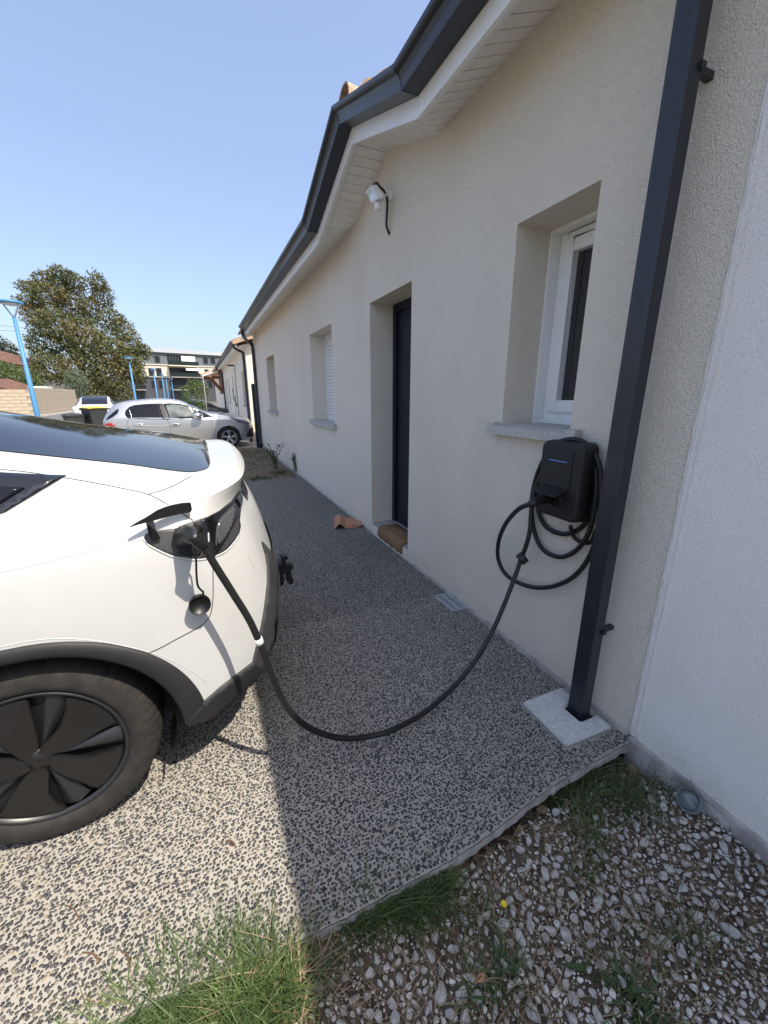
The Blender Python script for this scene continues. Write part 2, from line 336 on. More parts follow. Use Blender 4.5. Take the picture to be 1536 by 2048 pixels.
def surf_patch(name, poly, bvh, m, parent, off=0.002, step=5.0, mode='px', thick=0.004, ydir=1):
    """a plate that follows the surface: outline given in picture pixels or in (x, z) seen from the side"""
    P = [Vector(p) for p in poly]; B = []
    for i, p in enumerate(P):
        q = P[(i+1) % len(P)]; k = max(1, int((q-p).length/step))
        for j in range(k): B.append(p.lerp(q, j/k))
    xs = [p.x for p in B]; ys = [p.y for p in B]; pts = list(B); nb = len(B)
    def inside(x, y):
        c = False
        for i in range(nb):
            a = B[i]; b = B[(i+1) % nb]
            if (a.y > y) != (b.y > y) and x < (b.x-a.x)*(y-a.y)/(b.y-a.y)+a.x: c = not c
        return c
    x = min(xs)+step*0.5
    while x < max(xs):
        y = min(ys)+step*0.5
        while y < max(ys):
            if inside(x, y) and min((Vector((x, y))-b).length for b in B) > step*0.4: pts.append(Vector((x, y)))
            y += step
        x += step
    vo, eo, fo, _, _, _ = delaunay_2d_cdt(pts, [(i, (i+1) % nb) for i in range(nb)], [], 1, 1e-6)
    V = []
    for p in vo:
        if mode == 'px': o_, d_ = CAM, ray(p.x, p.y).normalized()
        else: o_, d_ = Vector((p.x, -8 if ydir > 0 else 30, p.y)), Vector((0, ydir, 0))
        h, n, i, dist = bvh.ray_cast(o_, d_)
        V.append((h, n, d_) if h is not None else None)
    good = [v for v in V if v is not None]
    if not good: return None
    W = []; N = []
    for p, v in zip(vo, V):
        if v is None:
            if mode == 'px':
                dm = min(good, key=lambda g: (g[0]-CAM).cross(ray(p.x, p.y).normalized()).length)
                c0 = CAM + ray(p.x, p.y).normalized()*((dm[0]-CAM).length)
                h, n, i, dd = bvh.find_nearest(c0)
            else:
                dm = min(good, key=lambda g: (g[0].x-p.x)**2+(g[0].z-p.y)**2); h, n = dm[0], dm[1]
            v = (h, n, dm[2])
        h, n, d_ = v
        if n.dot(d_) > 0: n = -n
        W.append(h + n*off); N.append(n)
    mb = MB(); cnt = {}
    F = []
    for f in fo:
        f = list(f); nn = (W[f[1]]-W[f[0]]).cross(W[f[2]]-W[f[0]])
        if nn.dot(N[f[0]]) < 0: f = f[::-1]
        F.append(f)
        for k in range(len(f)):
            e = (f[k], f[(k+1) % len(f)]); cnt[e] = 1
    mb.add(W, F, True)
    o = len(mb.v); mb.v += [tuple(W[i]-N[i]*thick) for i in range(len(W))]
    for (a, b) in list(cnt):
        if (b, a) not in cnt: mb.f.append((b, a, a+o, b+o)); mb.sm.append(False)
    return mb.build(name, m, parent)
def surf_line(name, pxs, bvh, m, parent, r=0.0018, n=6, sub=6):
    P = []
    for p in crom([(a, b, 0) for a, b in pxs], sub):
        h, nn, i, dd = bvh.ray_cast(CAM, ray(p.x, p.y).normalized())
        if h is not None: P.append(h)
    if len(P) < 2: return None
    return MB().tube(P, r, n).build(name, m, parent)

# ================================================================== THE SETTING
g = MB(); 
g.add([(-900,-300,-0.16),(900,-300,-0.16),(900,1500,-0.16),(-900,1500,-0.16)], [(0,1,2,3)])
struct(g.build("ground", M_DRY))
# washed-concrete drive with a broken front edge
edge = [(0.0,0.825),(-0.2,0.822),(-0.45,0.812),(-0.62,0.795),(-0.80,0.768),(-0.95,0.755),(-1.15,0.752),(-1.33,0.750),(-1.48,0.757),(-1.62,0.772),(-1.9,0.79),(-2.4,0.79),(-4.5,0.79),(-6.4,0.79)]
ee = crom([(a, b, 0) for a, b in edge], 10)
ee = [Vector((p.x, p.y + (random.uniform(-.0018, .0018)), 0)) for p in ee]
top = [(p.x, p.y, 0.0) for p in ee] + [(-6.4, 7.15, 0.0), (-1.0, 7.11, 0.0), (0.0, 7.25, 0.0)]
bot = [(p.x, p.y + random.uniform(0.0, 0.006), -0.05) for p in ee] + [(-6.4, 7.15, -0.07), (-1.0, 7.11, -0.07), (0.0, 7.25, -0.07)]
slab = MB().add(top, [tuple(range(len(top)))[::-1]]).build("driveway_slab", M_AGG); struct(slab)
n_ = len(top)
es = MB().add(top+bot, [(i, (i+1) % n_, n_+(i+1) % n_, n_+i) for i in range(n_)] + [tuple(range(n_, 2*n_))])
for i in range(n_): es.v[i] = (es.v[i][0], es.v[i][1]-0.0015, -0.0015)
eo_ = es.build("slab_edge", M_CONC, slab)

# raised pebbles washed out of the cement, real stones on the near part of the slab
def pebble_mat():
    m = mat("washed_pebbles", (0.07, 0.07, 0.075), 0.6, bump=0.3, bscale=500, bdist=0.0006); n = m.node_tree.nodes; l = m.node_tree.links
    g_ = n.new("ShaderNodeNewGeometry"); r_ = n.new("ShaderNodeValToRGB"); e = r_.color_ramp.elements
    e[0].color = (0.022, 0.024, 0.029, 1); e[1].color = (0.28, 0.23, 0.16, 1)
    for ps, cc in ((0.42, (0.042, 0.044, 0.050)), (0.70, (0.070, 0.070, 0.071)), (0.87, (0.12, 0.108, 0.088)), (0.95, (0.21, 0.18, 0.14))):
        q = e.new(ps); q.color = (*cc, 1)
    l.new(g_.outputs['Random Per Island'], r_.inputs[0]); l.new(r_.outputs[0], n["Principled BSDF"].inputs['Base Color']); return m
rng_ = np.random.default_rng(5); cell = 0.0108
_b = bmesh.new(); bmesh.ops.create_icosphere(_b, subdivisions=1, radius=1.0); _b.verts.ensure_lookup_table()
PV = np.array([v.co[:] for v in _b.verts]); PF = np.array([[v.index for v in f.verts] for f in _b.faces]); _b.free()
xs_, ys_ = np.meshgrid(np.arange(PEB_X, -0.012, cell), np.arange(0.75, PEB_Y+0.02, cell)); xs_[::2] += cell/2
X_ = xs_.ravel()+rng_.uniform(-.33, .33, xs_.size)*cell; Y_ = ys_.ravel()+rng_.uniform(-.33, .33, xs_.size)*cell
eg = np.interp(-X_, [-p[0] for p in edge], [p[1] for p in edge])
ok = (Y_ > eg+0.006) & (X_ < -0.016) & (Y_ < PEB_Y+rng_.uniform(-.01, .01, X_.size)) & (rng_.random(X_.size) < 0.95)
ok &= ~((X_ > -0.306) & (Y_ > 0.90) & (Y_ < 1.186)) & ~((X_ > -0.127) & (Y_ > 2.04) & (Y_ < 2.285))
X_, Y_ = X_[ok], Y_[ok]; N_ = len(X_)
ra_ = rng_.uniform(0.0042, 0.0076, N_); an_ = rng_.uniform(0, 6.283, N_); el_ = rng_.uniform(0.6, 0.98, N_); hz_ = rng_.uniform(0.0012, 0.0030, N_)
Pv = PV[None]*np.stack([ra_, ra_*el_, hz_], 1)[:, None, :]*(1+rng_.uniform(-.16, .16, (N_, len(PV), 1)))
ca_, sa_ = np.cos(an_)[:, None], np.sin(an_)[:, None]
Vx = Pv[..., 0]*ca_-Pv[..., 1]*sa_+X_[:, None]; Vy = Pv[..., 0]*sa_+Pv[..., 1]*ca_+Y_[:, None]; Vz = Pv[..., 2]-0.0003
Vall = np.stack([Vx, Vy, Vz], -1).reshape(-1, 3); Fall = (PF[None]+(np.arange(N_)*len(PV))[:, None, None]).reshape(-1, 3)
me = bpy.data.meshes.new("pebbles"); me.vertices.add(len(Vall)); me.vertices.foreach_set('co', Vall.ravel()); me.loops.add(len(Fall)*3); me.polygons.add(len(Fall))
me.loops.foreach_set('vertex_index', Fall.ravel().astype(np.int32)); me.polygons.foreach_set('loop_start', np.arange(len(Fall), dtype=np.int32)*3); me.polygons.foreach_set('loop_total', np.full(len(Fall), 3, dtype=np.int32))
me.polygons.foreach_set('use_smooth', np.ones(len(Fall), dtype=bool)); me.materials.append(pebble_mat()); me.update()
po = bpy.data.objects.new("pebbles", me); COL.objects.link(po); po.parent = slab; po['kind'] = 'stuff'
print("pebbles", N_)

# soil under the slab edge and the gravel bed
def fbm(x, y, s=1.0):
    return (math.sin(x*7.1*s+1.3*math.sin(y*5*s)) + math.sin(y*9.3*s+2+1.7*math.sin(x*6*s)) + 0.5*math.sin(x*23*s+y*17*s))/2.5
def bed_z(x, y):
    t = min(1, max(0, (x+1.5)/1.5))
    r_ = min(1, max(0, (x+0.45)/0.35))*min(1, max(0, (0.72-y)/0.12))
    return -0.055 - 0.045*t + 0.045*r_ + 0.008*fbm(x, y) - 0.035*max(0, 1-abs(y-0.83)/0.07)*min(1, t*2)
rows = []
for i in range(61):
    y = -0.5 + i*(1.36/60); rows.append([(-3.4+j*(3.42/150), y, bed_z(-3.4+j*(3.42/150), y)) for j in range(151)])
bed = MB().grid(rows).build("gravel_bed", M_SOIL); struct(bed)
# bare soil patch beyond the slab
rows = []
for i in range(41):
    y = 7.2 + i*0.127; rows.append([(-6.4+j*0.107, y, -0.035+0.018*fbm(j*.3, y*1.3)) for j in range(61)])
struct(MB().grid(rows).build("soil_patch", M_BED))
def sheet(name, poly, z, m):
    return struct(MB().add([(x, y, z) for x, y in poly], [tuple(range(len(poly)))]).build(name, m))
sheet("side_driveway", [(-6.1,12.28),(6,12.28),(6,14.3),(0,14.3),(0,18.2),(-6.1,18.2)], -0.10, M_DRIVE)
sheet("front_verge", [(-6.1,18.2),(0,18.2),(0,60),(-6.1,60)], -0.112, M_DRIVE)
sheet("road", [(-12.6,-30),(-6.4,-30),(-6.4,60),(-4.0,80),(6,92),(40,96),(40,103),(0,99),(-9,92),(-12.6,70)], -0.14, M_ASPH)
sheet("near_pavement", [(-6.4,-30),(-6.1,-30),(-6.1,60),(-6.4,60)], -0.10, M_PAVE)
sheet("far_pavement", [(-14.6,-30),(-12.75,-30),(-12.75,70),(-14.6,70)], -0.10, M_PAVE)
sheet("far_path", [(-9,101),(30,105),(30,108),(-9,104)], -0.08, M_PAVE)
k = MB()
for i in range(50):
    y = -10+i*1.6; k.box(-12.75, y, -0.15, -12.6, y+1.58, -0.02)
    k.box(-6.4, y, -0.15, -6.28, y+1.58, -0.05)
struct(k.build("kerb", mat("kerb_concrete", (0.5, 0.48, 0.44), 0.9, noise=0.15, nscale=3)))

# ================================================================== HOUSE 1
H1 = thing("house", "cream rendered bungalow with anthracite gutters, navy front door and wallbox charger", "house", (0, 0, 0))
TH = 0.38; ZE = 2.975; Y0, Y1 = 0.85, 12.25; YP = 3.377; ZP = 3.225; SL = 0.34
def wall_with_openings(y0, y1, ops, x0=0.0, th=TH, ztop=2.985, zbot=-0.02):
    mb = MB(); ys = sorted(set([y0, y1] + [o[0] for o in ops] + [o[1] for o in ops]))
    for a, b in zip(ys[:-1], ys[1:]):
        op = [o for o in ops if o[0] <= a+1e-6 and o[1] >= b-1e-6]
        if not op: mb.box(x0, a, zbot, x0+th, b, ztop)
        else:
            if op[0][2] > zbot: mb.box(x0, a, zbot, x0+th, b, op[0][2])
            mb.box(x0, a, op[0][3], x0+th, b, ztop)
    return mb
ops = [(1.366, 1.838, 1.262, 2.24), (2.957, 3.787, 0.10, 2.24), (5.0, 6.06, 1.06, 2.245), (9.15, 10.2, 1.06, 2.245)]
mb = wall_with_openings(Y0, Y1, ops)
o = mb.build("wall", M_WALL, H1)
bm = bmesh.new(); bm.from_mesh(o.data); bmesh.ops.remove_doubles(bm, verts=bm.verts, dist=1e-4)
# drop the hidden inner faces between columns of the wall
seen = {}
for f in bm.faces: seen.setdefault(tuple(round(c, 4) for c in f.calc_center_median()), []).append(f)
kill = [f for fs in seen.values() if len(fs) > 1 for f in fs]
bmesh.ops.delete(bm, geom=kill, context='FACES'); bm.to_mesh(o.data); bm.free()
# gablet wall above the door and end/back walls
gb = MB().prism([(0.0, YP-0.75, 2.985), (0.0, YP+0.75, 2.985), (0.0, YP, 3.24)], (0.3, 0, 0)); gb.build("gable_wall", M_WALL, H1)
MB().box(0.385, Y1-0.25, -0.02, 8.0, Y1-0.01, 3.0).build("end_wall", M_WALL, H1)
MB().box(7.7, Y0+.01, -0.02, 8.0, Y1-0.26, 2.96).build("back_wall", M_WALL, H1)
MB().box(-0.012, Y0, -0.06, -0.001, 2.95, 0.022).box(-0.012, 3.80, -0.06, -0.001, Y1, 0.022).build("plinth", M_CONC, H1)
MB().box(0.39, Y0+.3, -0.02, 7.6, Y1-.3, 0.05).build("floor", M_CONC, H1)

# --- soffit boards, fascia, gutter following the gablet
FX = -0.275
def soffit_z(x, y):
    """underside height: eave plane falls outward, gablet plane falls to both sides"""
    ze = ZE - 0.355*(-x)
    zg = ZP - SL*abs(y-YP)
    return max(ze, zg)
PITCHB = 0.08
y = 1.0; i = 0
while y < Y1+0.02:
    ya, yb = y+0.003, y+PITCHB-0.003
    xs = [0.012, FX/4, FX/2, FX*3/4, FX+0.004]
    b = MB()
    top_ = []; bot_ = []
    segs = []
    for yy in (ya, yb):
        segs.append([(x, yy, soffit_z(x, yy)) for x in xs])
    nx = len(xs)
    vs = segs[0]+segs[1]+[(p[0], p[1], p[2]+0.008) for p in segs[0]+segs[1]]
    fs = []
    for q in range(nx-1):
        fs.append((q, q+nx, q+nx+1, q+1)); fs.append((2*nx+q, 2*nx+q+1, 3*nx+q+1, 3*nx+q))
        fs.append((q, q+1, 2*nx+q+1, 2*nx+q)); fs.append((nx+q, 3*nx+q, 3*nx+q+1, nx+q+1))
    b.add(vs, fs); b.build("soffit_board", M_PVCW, H1); y += PITCHB
# backing above the boards
bk = MB(); ysb = np.linspace(1.0, Y1, 90)
bk.grid([[(0.0, yy, soffit_z(0.0, yy)+0.012) for yy in ysb], [(FX/2, yy, soffit_z(FX/2, yy)+0.012) for yy in ysb], [(FX, yy, soffit_z(FX, yy)+0.012) for yy in ysb]])
bk.build("soffit_backing", M_DARKGAP, H1)
# path of fascia bottom
zf = soffit_z(FX, 0); yA = YP-(ZP-zf)/SL; yC = YP+(ZP-zf)/SL
def path(dz=0.0):
    return [(-6.0, zf+dz), (yA, zf+dz), (YP, ZP+dz), (yC, zf+dz), (Y1-0.0, zf+dz)]
def sweep(prof, pts):
    """prof [(x,dz)], pts [(y,z)]"""
    return [[(x, y_, z_+dz) for (x, dz) in prof] for (y_, z_) in pts]
def swept(name, prof, pts, m, parent, bevel=0):
    rows = sweep(prof, pts); mb = MB(); mb.grid(rows, False, False, True)
    n = len(prof); mb.f.append(tuple(range(n))); mb.sm.append(False)
    L = len(rows)-1; mb.f.append(tuple(range(L*n, L*n+n))[::-1]); mb.sm.append(False)
    return mb.build(name, m, parent, bevel)
fp = [(FX, -0.012), (FX-0.018, -0.012), (FX-0.018, 0.17), (FX, 0.17)]
pp = path()
for a, b in zip(pp[1:-1], pp[2:]):
    pass
seg = [[(1.0, zf), pp[1]], [pp[1], pp[2]], [pp[2], pp[3]], [pp[3], pp[4]]]
for k_, (a, b) in enumerate(seg):
    a = (a[0]+0.0015, a[1]); b = (b[0]-0.0015, b[1])
    swept("fascia", fp, [a, b], M_PVC, H1)
    lp = [(FX+0.028, 0.006), (FX+0.028, -0.010), (FX-0.002, -0.024), (FX-0.022, -0.024), (FX-0.022, -0.013), (FX, 0.0)]
    swept("fascia_lip", lp, [a, b], M_PVC, H1)
gx = FX-0.018
def gut_prof(dz):
    o_ = [(gx, 0.0), (gx-0.100, 0.0), (gx-0.104, 0.012), (gx-0.110, 0.040), (gx-0.122, 0.062), (gx-0.140, 0.070), (gx-0.148, 0.078), (gx-0.150, 0.098), (gx-0.140, 0.100)]
    i_ = [(gx-0.140, 0.085), (gx-0.118, 0.072), (gx-0.100, 0.040), (gx-0.094, 0.006), (gx-0.006, 0.006), (gx-0.006, 0.12), (gx, 0.12)]
    return [(x, z+dz) for x, z in o_+i_]
gp = [(1.0, zf), pp[1], pp[2], pp[3], (Y1-1.0, zf)]
gutter = swept("gutter", gut_prof(0.072), gp, M_ANTH, H1, 0.0015)
# seams at the bends
for (yy, zz) in (pp[1], pp[2], pp[3]):
    pr = [(x-0.0015 if x < gx-0.01 else x, z-0.0015) for x, z in gut_prof(0.072)[:9]] + [(gx-0.12, 0.155), (gx, 0.155)]
    s_ = SL if yy == pp[1][0] else -SL
    swept("gutter_joint", pr, [(yy-0.004, zz-0.004*(0 if yy == pp[1][0] else SL)*(1)), (yy+0.004, zz-(0.004*SL if yy == YP else (0 if yy == pp[3][0] else -0.004*SL)))], M_ANTH, H1)
# --- roof deck and tiles
def roof_z(x, y):
    return max(3.06+0.33*(x+0.35), 0) 
rd = MB()
def deck(y0_, y1_, xs_):
    z0_ = 3.04+(xs_+0.36)*0.3311
    rd.prism([(xs_, y0_, z0_), (4.2, y0_, 4.55), (8.6, y0_, 3.04), (8.6, y0_, 2.99), (4.2, y0_, 4.50), (xs_, y0_, z0_-.05)], (0, y1_-y0_, 0))
deck(1.0, yA-0.02, -0.36); deck(yA-0.018, yC+0.018, 0.70); deck(yC+0.02, Y1+0.15, -0.36)
rd.build("roof_deck", M_TILE, H1)
MB().prism([(0.39, Y1-0.24, 3.0), (4.2, Y1-0.24, 4.44), (7.99, Y1-0.24, 3.0)], (0, 0.2, 0)).build("end_gable", M_WALL, H1)
# gablet roof
gr = MB(); zr = ZP+0.13
gr.prism([(-0.33, yA+.02, zf+0.15), (-0.33, YP-.001, zr), (-0.33, YP-.001, zr-.02), (-0.33, yA+.02, zf+0.13)], (1.2, 0, 0))
gr.prism([(-0.33, yC-.02, zf+0.15), (-0.33, YP+.001, zr), (-0.33, YP+.001, zr-.02), (-0.33, yC-.02, zf+0.13)], (1.2, 0, 0)); gr.build("gablet_roof", M_TILE, H1)
# canal tiles lying across the gablet slopes
def canal(p0, p1, r0, r1, name="tile", m=M_TILE_P, th=0.014, up=Vector((0, 0, 1)), parent=H1, n=9):
    p0 = Vector(p0); p1 = Vector(p1); t = (p1-p0).normalized(); s = t.cross(up).normalized(); u = s.cross(t)
    def arc(p, r): return [p + (s*math.cos(a)+u*math.sin(a)*0.95)*r for a in [math.pi*k/(n-1) for k in range(n)]]
    A0, A1 = arc(p0, r0), arc(p1, r1); B0, B1 = arc(p0, r0-th), arc(p1, r1-th)
    vs = A0+A1+B0+B1; fs = []
    for k in range(n-1):
        fs += [(k, k+1, n+k+1, n+k), (2*n+k, 3*n+k, 3*n+k+1, 2*n+k+1), (k, 2*n+k, 2*n+k+1, k+1), (n+k, n+k+1, 3*n+k+1, 3*n+k)]
    fs += [(0, n, 3*n, 2*n), (n-1, 3*n-1, 4*n-1, 2*n-1)]
    mb = MB(); mb.add(vs, fs, False); return mb.build(name, m, parent)
for sgn in (-1, 1):
    for c in range(4):
        xx = -0.26+0.21*c
        for r_ in range(3):
            ya = YP+sgn*(0.86-r_*0.27); yb = ya-sgn*0.33
            za = zr+0.03-SL*abs(ya-YP)+0.03+0.012*r_; zb = zr-SL*abs(yb-YP)+0.075
            canal((xx, ya, za), (xx, yb, zb), 0.088, 0.072)
# ridge tiles on the gablet
for c in range(3):
    canal((-0.36+c*0.30, YP, zr+0.055), (-0.02+c*0.30, YP, zr+0.035), 0.135, 0.115, "ridge_tile")
# mortar plug in the open end of the first ridge tile
MB().prism([Vector((-0.315, YP+math.cos(a)*0.112, zr+0.045+math.sin(a)*0.105)) for a in [math.pi*k/10 for k in range(11)]], (0.1, 0, 0)).build("ridge_mortar", M_TILE_P, H1)

# --- sills
def sill(y0, y1, z, parent, x_out=-0.05, depth=0.30):
    mb = MB(); mb.prism([(x_out, y0-0.07, z-0.045), (x_out, y0-0.07, z), (-0.003, y0-0.07, z+0.006), (-0.003, y0-0.07, z-0.045)], (0, (y1-y0)+0.14, 0))
    mb.box(-0.003, y0+0.001, z-0.045, depth, y1-0.001, z+0.008)
    mb.box(x_out+0.004, y0-0.0695, z+0.0, -0.004, y0-0.012, z+0.016); mb.box(x_out+0.004, y1+0.012, z, -0.004, y1+0.0695, z+0.016)
    return mb.build("sill", M_SILL, parent)
# --- window 1 (small tilt window)
W1 = MB().box(0.22, 1.8378-0.012, 1.27, 0.30, 1.8375, 2.2395).box(0.22, 1.3665, 1.27, 0.30, 1.378, 2.2395).box(0.22, 1.378, 2.225, 0.30, 1.826, 2.239).build("window", M_PVC, H1)
sill(1.366, 1.838, 1.262, W1)
def frame_rect(x0, x1, y0, y1, z0, z1, w_):
    return MB().box(x0, y0, z0, x1, y0+w_, z1).box(x0, y1-w_, z0, x1, y1, z1).box(x0, y0+w_, z0, x1, y1-w_, z0+w_).box(x0, y0+w_, z1-w_, x1, y1-w_, z1)
frame_rect(0.285, 0.36, 1.379, 1.825, 1.30, 2.224, 0.045).build("frame", M_PVC, W1, 0.003)
frame_rect(0.270, 0.34, 1.416, 1.788, 1.337, 2.187, 0.062).build("sash", M_PVC, W1, 0.004)
MB().box(0.262, 1.379, 1.271, 0.34, 1.825, 1.299).build("frame_foot", M_PVC, W1, 0.002)
MB().box(0.312, 1.478, 1.399, 0.318, 1.726, 2.125).build("pane", M_GLASSD, W1)
lead = MB()
for q in range(-4, 10):
    for s_ in (1, -1):
        za = 1.40+q*0.12; P = []
        for t_ in range(13):
            yy = 1.478+t_*0.0207; zz = za+(t_*0.0207*1.7 if s_ > 0 else (0.248-t_*0.0207)*1.7)
            if 1.40 < zz < 2.124: P.append((0.311, yy, zz))
        if len(P) > 1: lead.tube(P, 0.0018, 4)
lead.build("glazing_lattice", mat("lead_grey", (0.08, 0.08, 0.085), 0.4), W1)
# --- window 2 with closed roller shutter
W2 = MB().box(0.215, 6.03, 1.07, 0.30, 6.059, 2.244).box(0.215, 5.001, 1.07, 0.30, 5.03, 2.244).box(0.215, 5.03, 1.07, 0.30, 6.03, 1.10).build("window", M_PVC, H1)
sill(5.0, 6.06, 1.06, W2)
z = 1.10
while z < 2.20:
    MB().add([(0.245, 5.032, z), (0.232, 5.032, z+0.012), (0.232, 5.032, z+0.034), (0.245, 5.032, z+0.042), (0.245, 6.028, z), (0.232, 6.028, z+0.012), (0.232, 6.028, z+0.034), (0.245, 6.028, z+0.042)],
             [(0, 1, 5, 4), (1, 2, 6, 5), (2, 3, 7, 6), (0, 3, 2, 1), (4, 5, 6, 7), (0, 4, 7, 3)]).build("shutter_slat", M_PVC, W2); z += 0.045
MB().box(0.248, 5.031, 1.101, 0.30, 6.029, 2.2).build("pane", M_GLASSD, W2)
MB().box(0.222, 5.031, 2.2, 0.30, 6.029, 2.243).build("shutter_box", M_PVC, W2)
# --- window 3
W3 = frame_rect(0.28, 0.34, 9.152, 10.198, 1.07, 2.243, 0.06).build("window", M_PVC, H1)
sill(9.15, 10.2, 1.06, W3)
MB().box(0.305, 9.212, 1.13, 0.315, 10.138, 2.183).build("pane", M_GLASSD, W3)
# --- door
D = MB().box(0.235, 2.958, 0.12, 0.30, 3.03, 2.239).box(0.235, 3.714, 0.12, 0.30, 3.786, 2.239).box(0.235, 3.03, 2.17, 0.30, 3.714, 2.239).build("door", M_NAVY, H1, 0.002)
MB().box(0.255, 3.031, 0.125, 0.30, 3.713, 2.169).build("leaf", M_NAVY, D)
MB().box(0.247, 3.40, 0.22, 0.2555, 3.62, 2.07).build("moulding", M_NAVY, D, 0.004)
MB().tube([(0.22, 3.09, 1.05), (0.22, 3.09, 1.25)], 0.011).tube([(0.22, 3.09, 1.06), (0.258, 3.09, 1.06)], 0.008).tube([(0.22, 3.09, 1.24), (0.258, 3.09, 1.24)], 0.008).build("handle", M_CHROME, D)
mt = mat("grey_step_tile", (0.33, 0.33, 0.325), 0.6, noise=0.12, nscale=12)
for a, b in ((2.96, 3.235), (3.238, 3.51), (3.513, 3.785)):
    MB().box(0.001, a, 0.095, 0.36, b, 0.118).build("step_tile", mt, H1, 0.001)
MB().box(-0.006, 2.955, -0.03, 0.37, 3.79, 0.0945).build("step", M_WALL, H1)
# --- gutter outlet and far downpipe
zd = zf+0.072
fd = [on_plane(p[0], p[1], 0, v) for p, v in (((486, 664), -0.36), ((489, 675), -0.33), ((500, 680), -0.20), ((511, 685), -0.09), ((516, 700), -0.055))]
pyy = 12.02
P = crom([(-0.36, 11.2, zd+0.03), (-0.35, 11.3, zd-0.07), (-0.25, 11.7, zd-0.14), (-0.10, pyy, zd-0.20), (-0.055, pyy, zd-0.32), (-0.055, pyy, 1.5), (-0.055, pyy, -0.02)], 8)
MB().tube(P, 0.042, 12).build("downpipe", M_ANTH, H1)
for zz in (0.5, 2.1): MB().lathe((-0.055, pyy, zz), (0, 0, 1), [(-0.012, 0.046), (0.012, 0.046)], 16, cap0=True, cap1=True).box(-0.02, pyy-0.01, zz-0.01, 0.001, pyy+0.01, zz+0.01).build("pipe_clip", M_ANTH, H1)

# --- big rectangular downpipe near the camera, fluted face
DP = thing("downpipe", "tall rectangular anthracite downpipe with fluted front standing in the concrete cover", "downpipe", (-0.09, 1.03, 0))
y0, y1, xa, xb = 0.994, 1.066, -0.128, -0.072
prof = []
nf = 5; fl = (y1-y0-0.020)/nf
prof = [(xb, y0), (xb, y1), (xa, y1)]
yy = y1-0.010
for q in range(nf):
    prof += [(xa, yy), (xa+0.0016, yy-fl*0.18), (xa+0.0016, yy-fl*0.55), (xa, yy-fl*0.72)]; yy -= fl
prof += [(xa, y0)]
lo = MB(); n = len(prof)
zt = zf+0.073
lo.add([(x, yv, -0.02) for x, yv in prof]+[(x, yv, zt) for x, yv in prof], [(i, n+i, n+(i+1) % n, (i+1) % n) for i in range(n)]+[tuple(range(n)), tuple(range(n, 2*n))[::-1]])
for f_ in range(len(lo.f)): lo.f[f_] = lo.f[f_][::-1]
o = lo.build("pipe", M_ANTH, DP); bm = bmesh.new(); bm.from_mesh(o.data); bmesh.ops.recalc_face_normals(bm, faces=bm.faces); bm.to_mesh(o.data); bm.free()
for zz in (0.45, 2.36):
    MB().box(-0.085, 0.985, zz-0.009, -0.064, 0.9935, zz+0.009).box(-0.0715, 1.0, zz-0.01, 0.001, 1.02, zz+0.01).build("wall_clip", M_ANTH, DP)
MB().box(-0.30, 0.99, zt-.004, -0.07, 1.07, zt+0.01).build("outlet", M_ANTH, DP)

# --- adjoining house on the right of the joint
AH = thing("adjoining_house", "whiter rendered house wall right of the vertical joint, with bare grey footing", "house", (0, 0, 0))
MB().box(0.0, -6, 0.012, 0.36, Y0-0.008, 2.985).build("wall", M_WALL_B, AH)
MB().box(-0.018, -6, -0.2, 0.35, Y0-0.008, 0.0115).build("footing", M_CONC, AH, 0.004)
jb = MB(); P = [(0.0+random.uniform(-.001, .0012), Y0-0.004+random.uniform(-.0016, .0016), z_) for z_ in np.linspace(0.012, 2.97, 90)]
jb.tube(P, 0.0048, 7); jb.build("joint_bead", mat("sealant", (0.66, 0.64, 0.60), 0.6, noise=0.12, nscale=30), AH)
P = [(-0.001, Y0-0.030+random.uniform(-.002, .002), z_) for z_ in np.linspace(0.012, 2.97, 110)]
MB().tube(P, [0.0015+random.uniform(0, .0025) for _ in P], 6).build("render_edge", M_WALL_B, AH)
y = -3.0
bs = None
while y < 0.98:
    ya, yb = y+0.003, y+PITCHB-0.003
    if bs is None:
        vs = [(0.012, 0.0016, ZE), (0.012, PITCHB-0.0016, ZE), (FX, PITCHB-0.0016, soffit_z(FX, 0)), (FX, 0.0016, soffit_z(FX, 0))]
        bs = MB().add(vs+[(a, b, c+0.008) for a, b, c in vs], [(0, 1, 2, 3), (7, 6, 5, 4), (0, 4, 5, 1), (2, 6, 7, 3), (1, 5, 6, 2), (0, 3, 7, 4)]).build("soffit_board", M_PVCW, AH); ob = bs
    else: ob = part(bs, AH)
    ob.location = (0, y, 0); y += PITCHB
swept("fascia", fp, [(-3.0, zf), (0.9985, zf)], M_PVC, AH)
swept("gutter", gut_prof(0.072), [(-6.0, zf), (0.999, zf)], M_ANTH, AH, 0.0015)
MB().add([(-0.36, -6, 3.04), (-0.36, 0.99, 3.04), (4.2, 0.99, 4.55), (4.2, -6, 4.55), (8.6, -6, 3.04), (8.6, 0.99, 3.04)], [(0, 3, 2, 1), (3, 4, 5, 2)]).build("roof", M_TILE, AH)
MB().box(0.37, -6, 0, 8, -5.7, 3.0).box(7.7, -5.69, 0, 8, 0.8, 3.0).build("outer_wall", M_WALL_B, AH)

